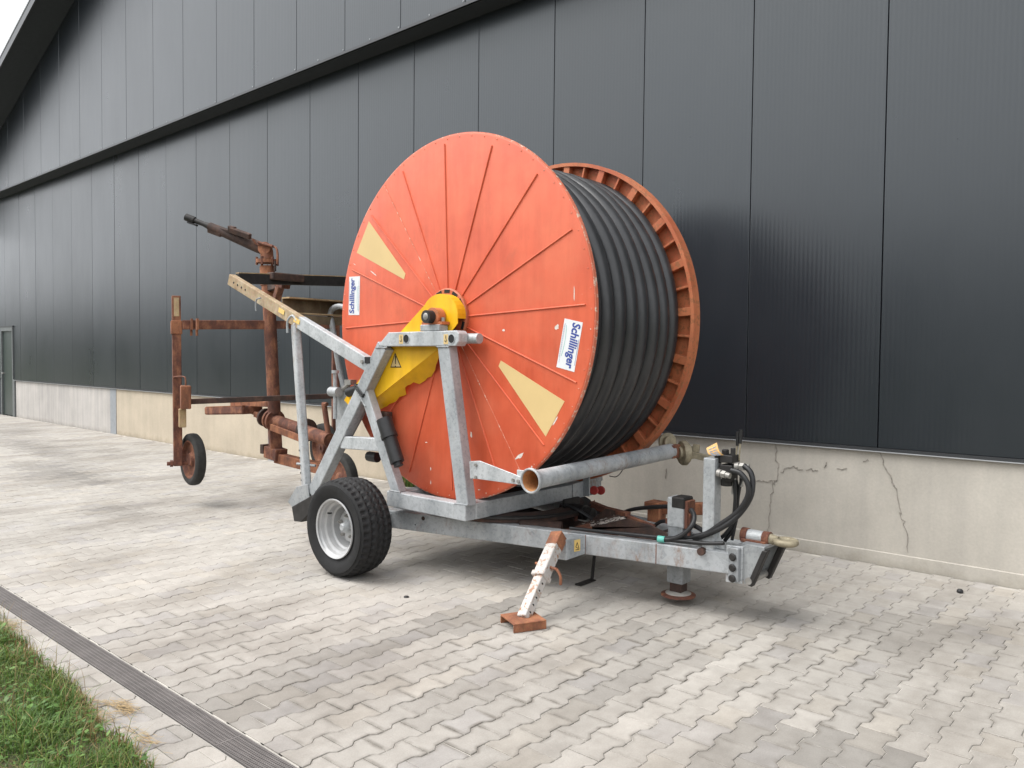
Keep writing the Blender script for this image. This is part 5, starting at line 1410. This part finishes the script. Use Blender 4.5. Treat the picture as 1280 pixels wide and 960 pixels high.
# cart wheels
CWR = .272
def cart_wheel(c, ax_, nm='wheel'):
    w = bpy.data.objects.new('wheel', None); w.empty_display_size = .1; link(w, cart, c)
    b = B(); W = .108
    b.lathe([(CWR*.72, -W*.40), (CWR*.80, -W*.50), (CWR*.92, -W*.47), (CWR*.985, -W*.33), (CWR, -W*.12), (CWR, W*.12), (CWR*.985, W*.33), (CWR*.92, W*.47), (CWR*.80, W*.50), (CWR*.72, W*.40)], c, ax_, 48); obj('tyre', b, 'rubber_old', w, smooth=True)
    b = B(); b.lathe([(CWR*.735, -W*.43), (CWR*.70, -W*.44), (CWR*.66, -W*.30), (CWR*.60, -W*.12), (CWR*.30, -W*.08), (CWR*.22, -W*.35), (.0, -W*.36), (0, W*.36), (CWR*.22, W*.35), (CWR*.30, W*.0), (CWR*.60, W*.0), (CWR*.66, W*.30), (CWR*.735, W*.43)], c, ax_, 40); obj('rim', b, 'rust', w, smooth=True)
    return w
wn_ = Q(241, 574, 4.00); cart_wheel(wn_, Vector((.13, .99, 0)).normalized())
wfar = Q(405, 559, 5.33); cart_wheel(wfar, Vector((.13, .99, 0)).normalized())
wfr = Q(426, 600, 4.72); cart_wheel(wfr, (Vector((0, 1, 0))+lat*.4).normalized())
# far leg
b = B(); b.bar((wfar.x+.05, wfar.y+.12, fe.z+.1), (wfar.x+.05, wfar.y+.12, wfar.z-.02), .078, .075, lat); pf = obj('leg_post', b, 'rust', cart, bevel=.004)
b = B(); b.cyl(wfar-lat*.05, wfar+lat*.16, .022, 10); obj('wheel_pin', b, 'rust', pf)
# lower tie bar across
b = B(); b.bar(Q(237, 502, 3.93), Q(440, 494, 5.35), .055, .05, fwd); obj('tie_bar', b, 'rust_dark', cart, bevel=.004)
# pipe elbow, flanges and drawbar towards the reel
p0, p1 = r_(338, 524), r_(412, 550)
dv = (p1-p0).normalized()
b = B(); b.tube([p0-dv*.04, p1], .070, 20); bp_ = obj('inlet_pipe', b, 'rust', cart, smooth=True)
for t, rr in ((-.10, .100), (.02, .112), (.09, .118)):
    c = p0+dv*t; b = B(); b.tube([c-dv*.014, c+dv*.014], rr, 28); obj('flange', b, 'rust_dark' if t < 0 else 'rust', bp_, smooth=True)
c = r_(383, 539, 4.78)+Vector((0, 0, .01)); b = B(); b.tube([c-dv*.018, c+dv*.018], .122, 28); obj('flange', b, 'rust_dark', bp_, smooth=True)
b = B(); b.bar(p0-dv*.42+Vector((0, 0, .01)), p0-dv*.12, .035, .05, (0, 1, 0)); b.bar(p0-dv*.30, p0-dv*.14, .06, .06, (0, 1, 0)); obj('drain_tap', b, 'rust', bp_, bevel=.004)
b = B(); b.bar(r_(339, 534, 4.66), r_(378, 549, 4.66), .07, .03, (0, 1, 0)); obj('side_rail', b, 'rust_bright', bp_, bevel=.004)
b = B(); b.bar(r_(347, 572), wfr+Vector((-.02, .12, .03)), .105, .10, (0, 1, 0)); db = obj('drawbar', b, 'rust_bright', cart, bevel=.005)
b = B(); b.bar(r_(337, 564), r_(352, 569), .125, .15, (0, 1, 0)); obj('drawbar_clamp', b, 'rust', cart, bevel=.006)
c = r_(332, 561); b = B(); b.box((c.x-.03, c.y-.05, c.z-.05), (c.x+.03, c.y+.05, c.z+.05)); obj('clamp_nut', b, 'rust_dark', cart)
b = B(); b.cyl(wfr+Vector((0, -.06, 0)), wfr+Vector((0, .16, 0)), .022, 10); b.bar(wfr+Vector((0, .12, .0)), wfr+Vector((0, .12, .10)), .05, .03, (0, 1, 0)); obj('wheel_fork', b, 'rust_bright', cart)
c0, c1 = r_(405, 505), r_(411, 547)
b = B(); b.tube([c0, c1], .028, 10); b.tube([c0+Vector((-.02, 0, 0)), c0+Vector((.05, 0, 0))], .02, 8); obj('hand_lever', b, 'rust', cart, smooth=True)
# skid plate to the rear
b = B(); b.bar(r_(292, 504), r_(338, 505), .060, .09, (0, 1, 0)); sk = obj('skid_arm', b, 'rust_bright', cart, bevel=.005)
b = B(); a_, c_ = r_(268, 513, 4.72), r_(316, 512, 4.72)
b.bar(a_, c_, .095, .26, (0, 1, 0)); obj('skid', b, 'rust', sk, bevel=.02, seg=2)
b = B(); b.bar(a_+Vector((.05, -.11, .047)), c_+Vector((0, -.11, .047)), .012, .04, (0, 1, 0)); obj('skid_edge', b, 'rust_bright', sk)
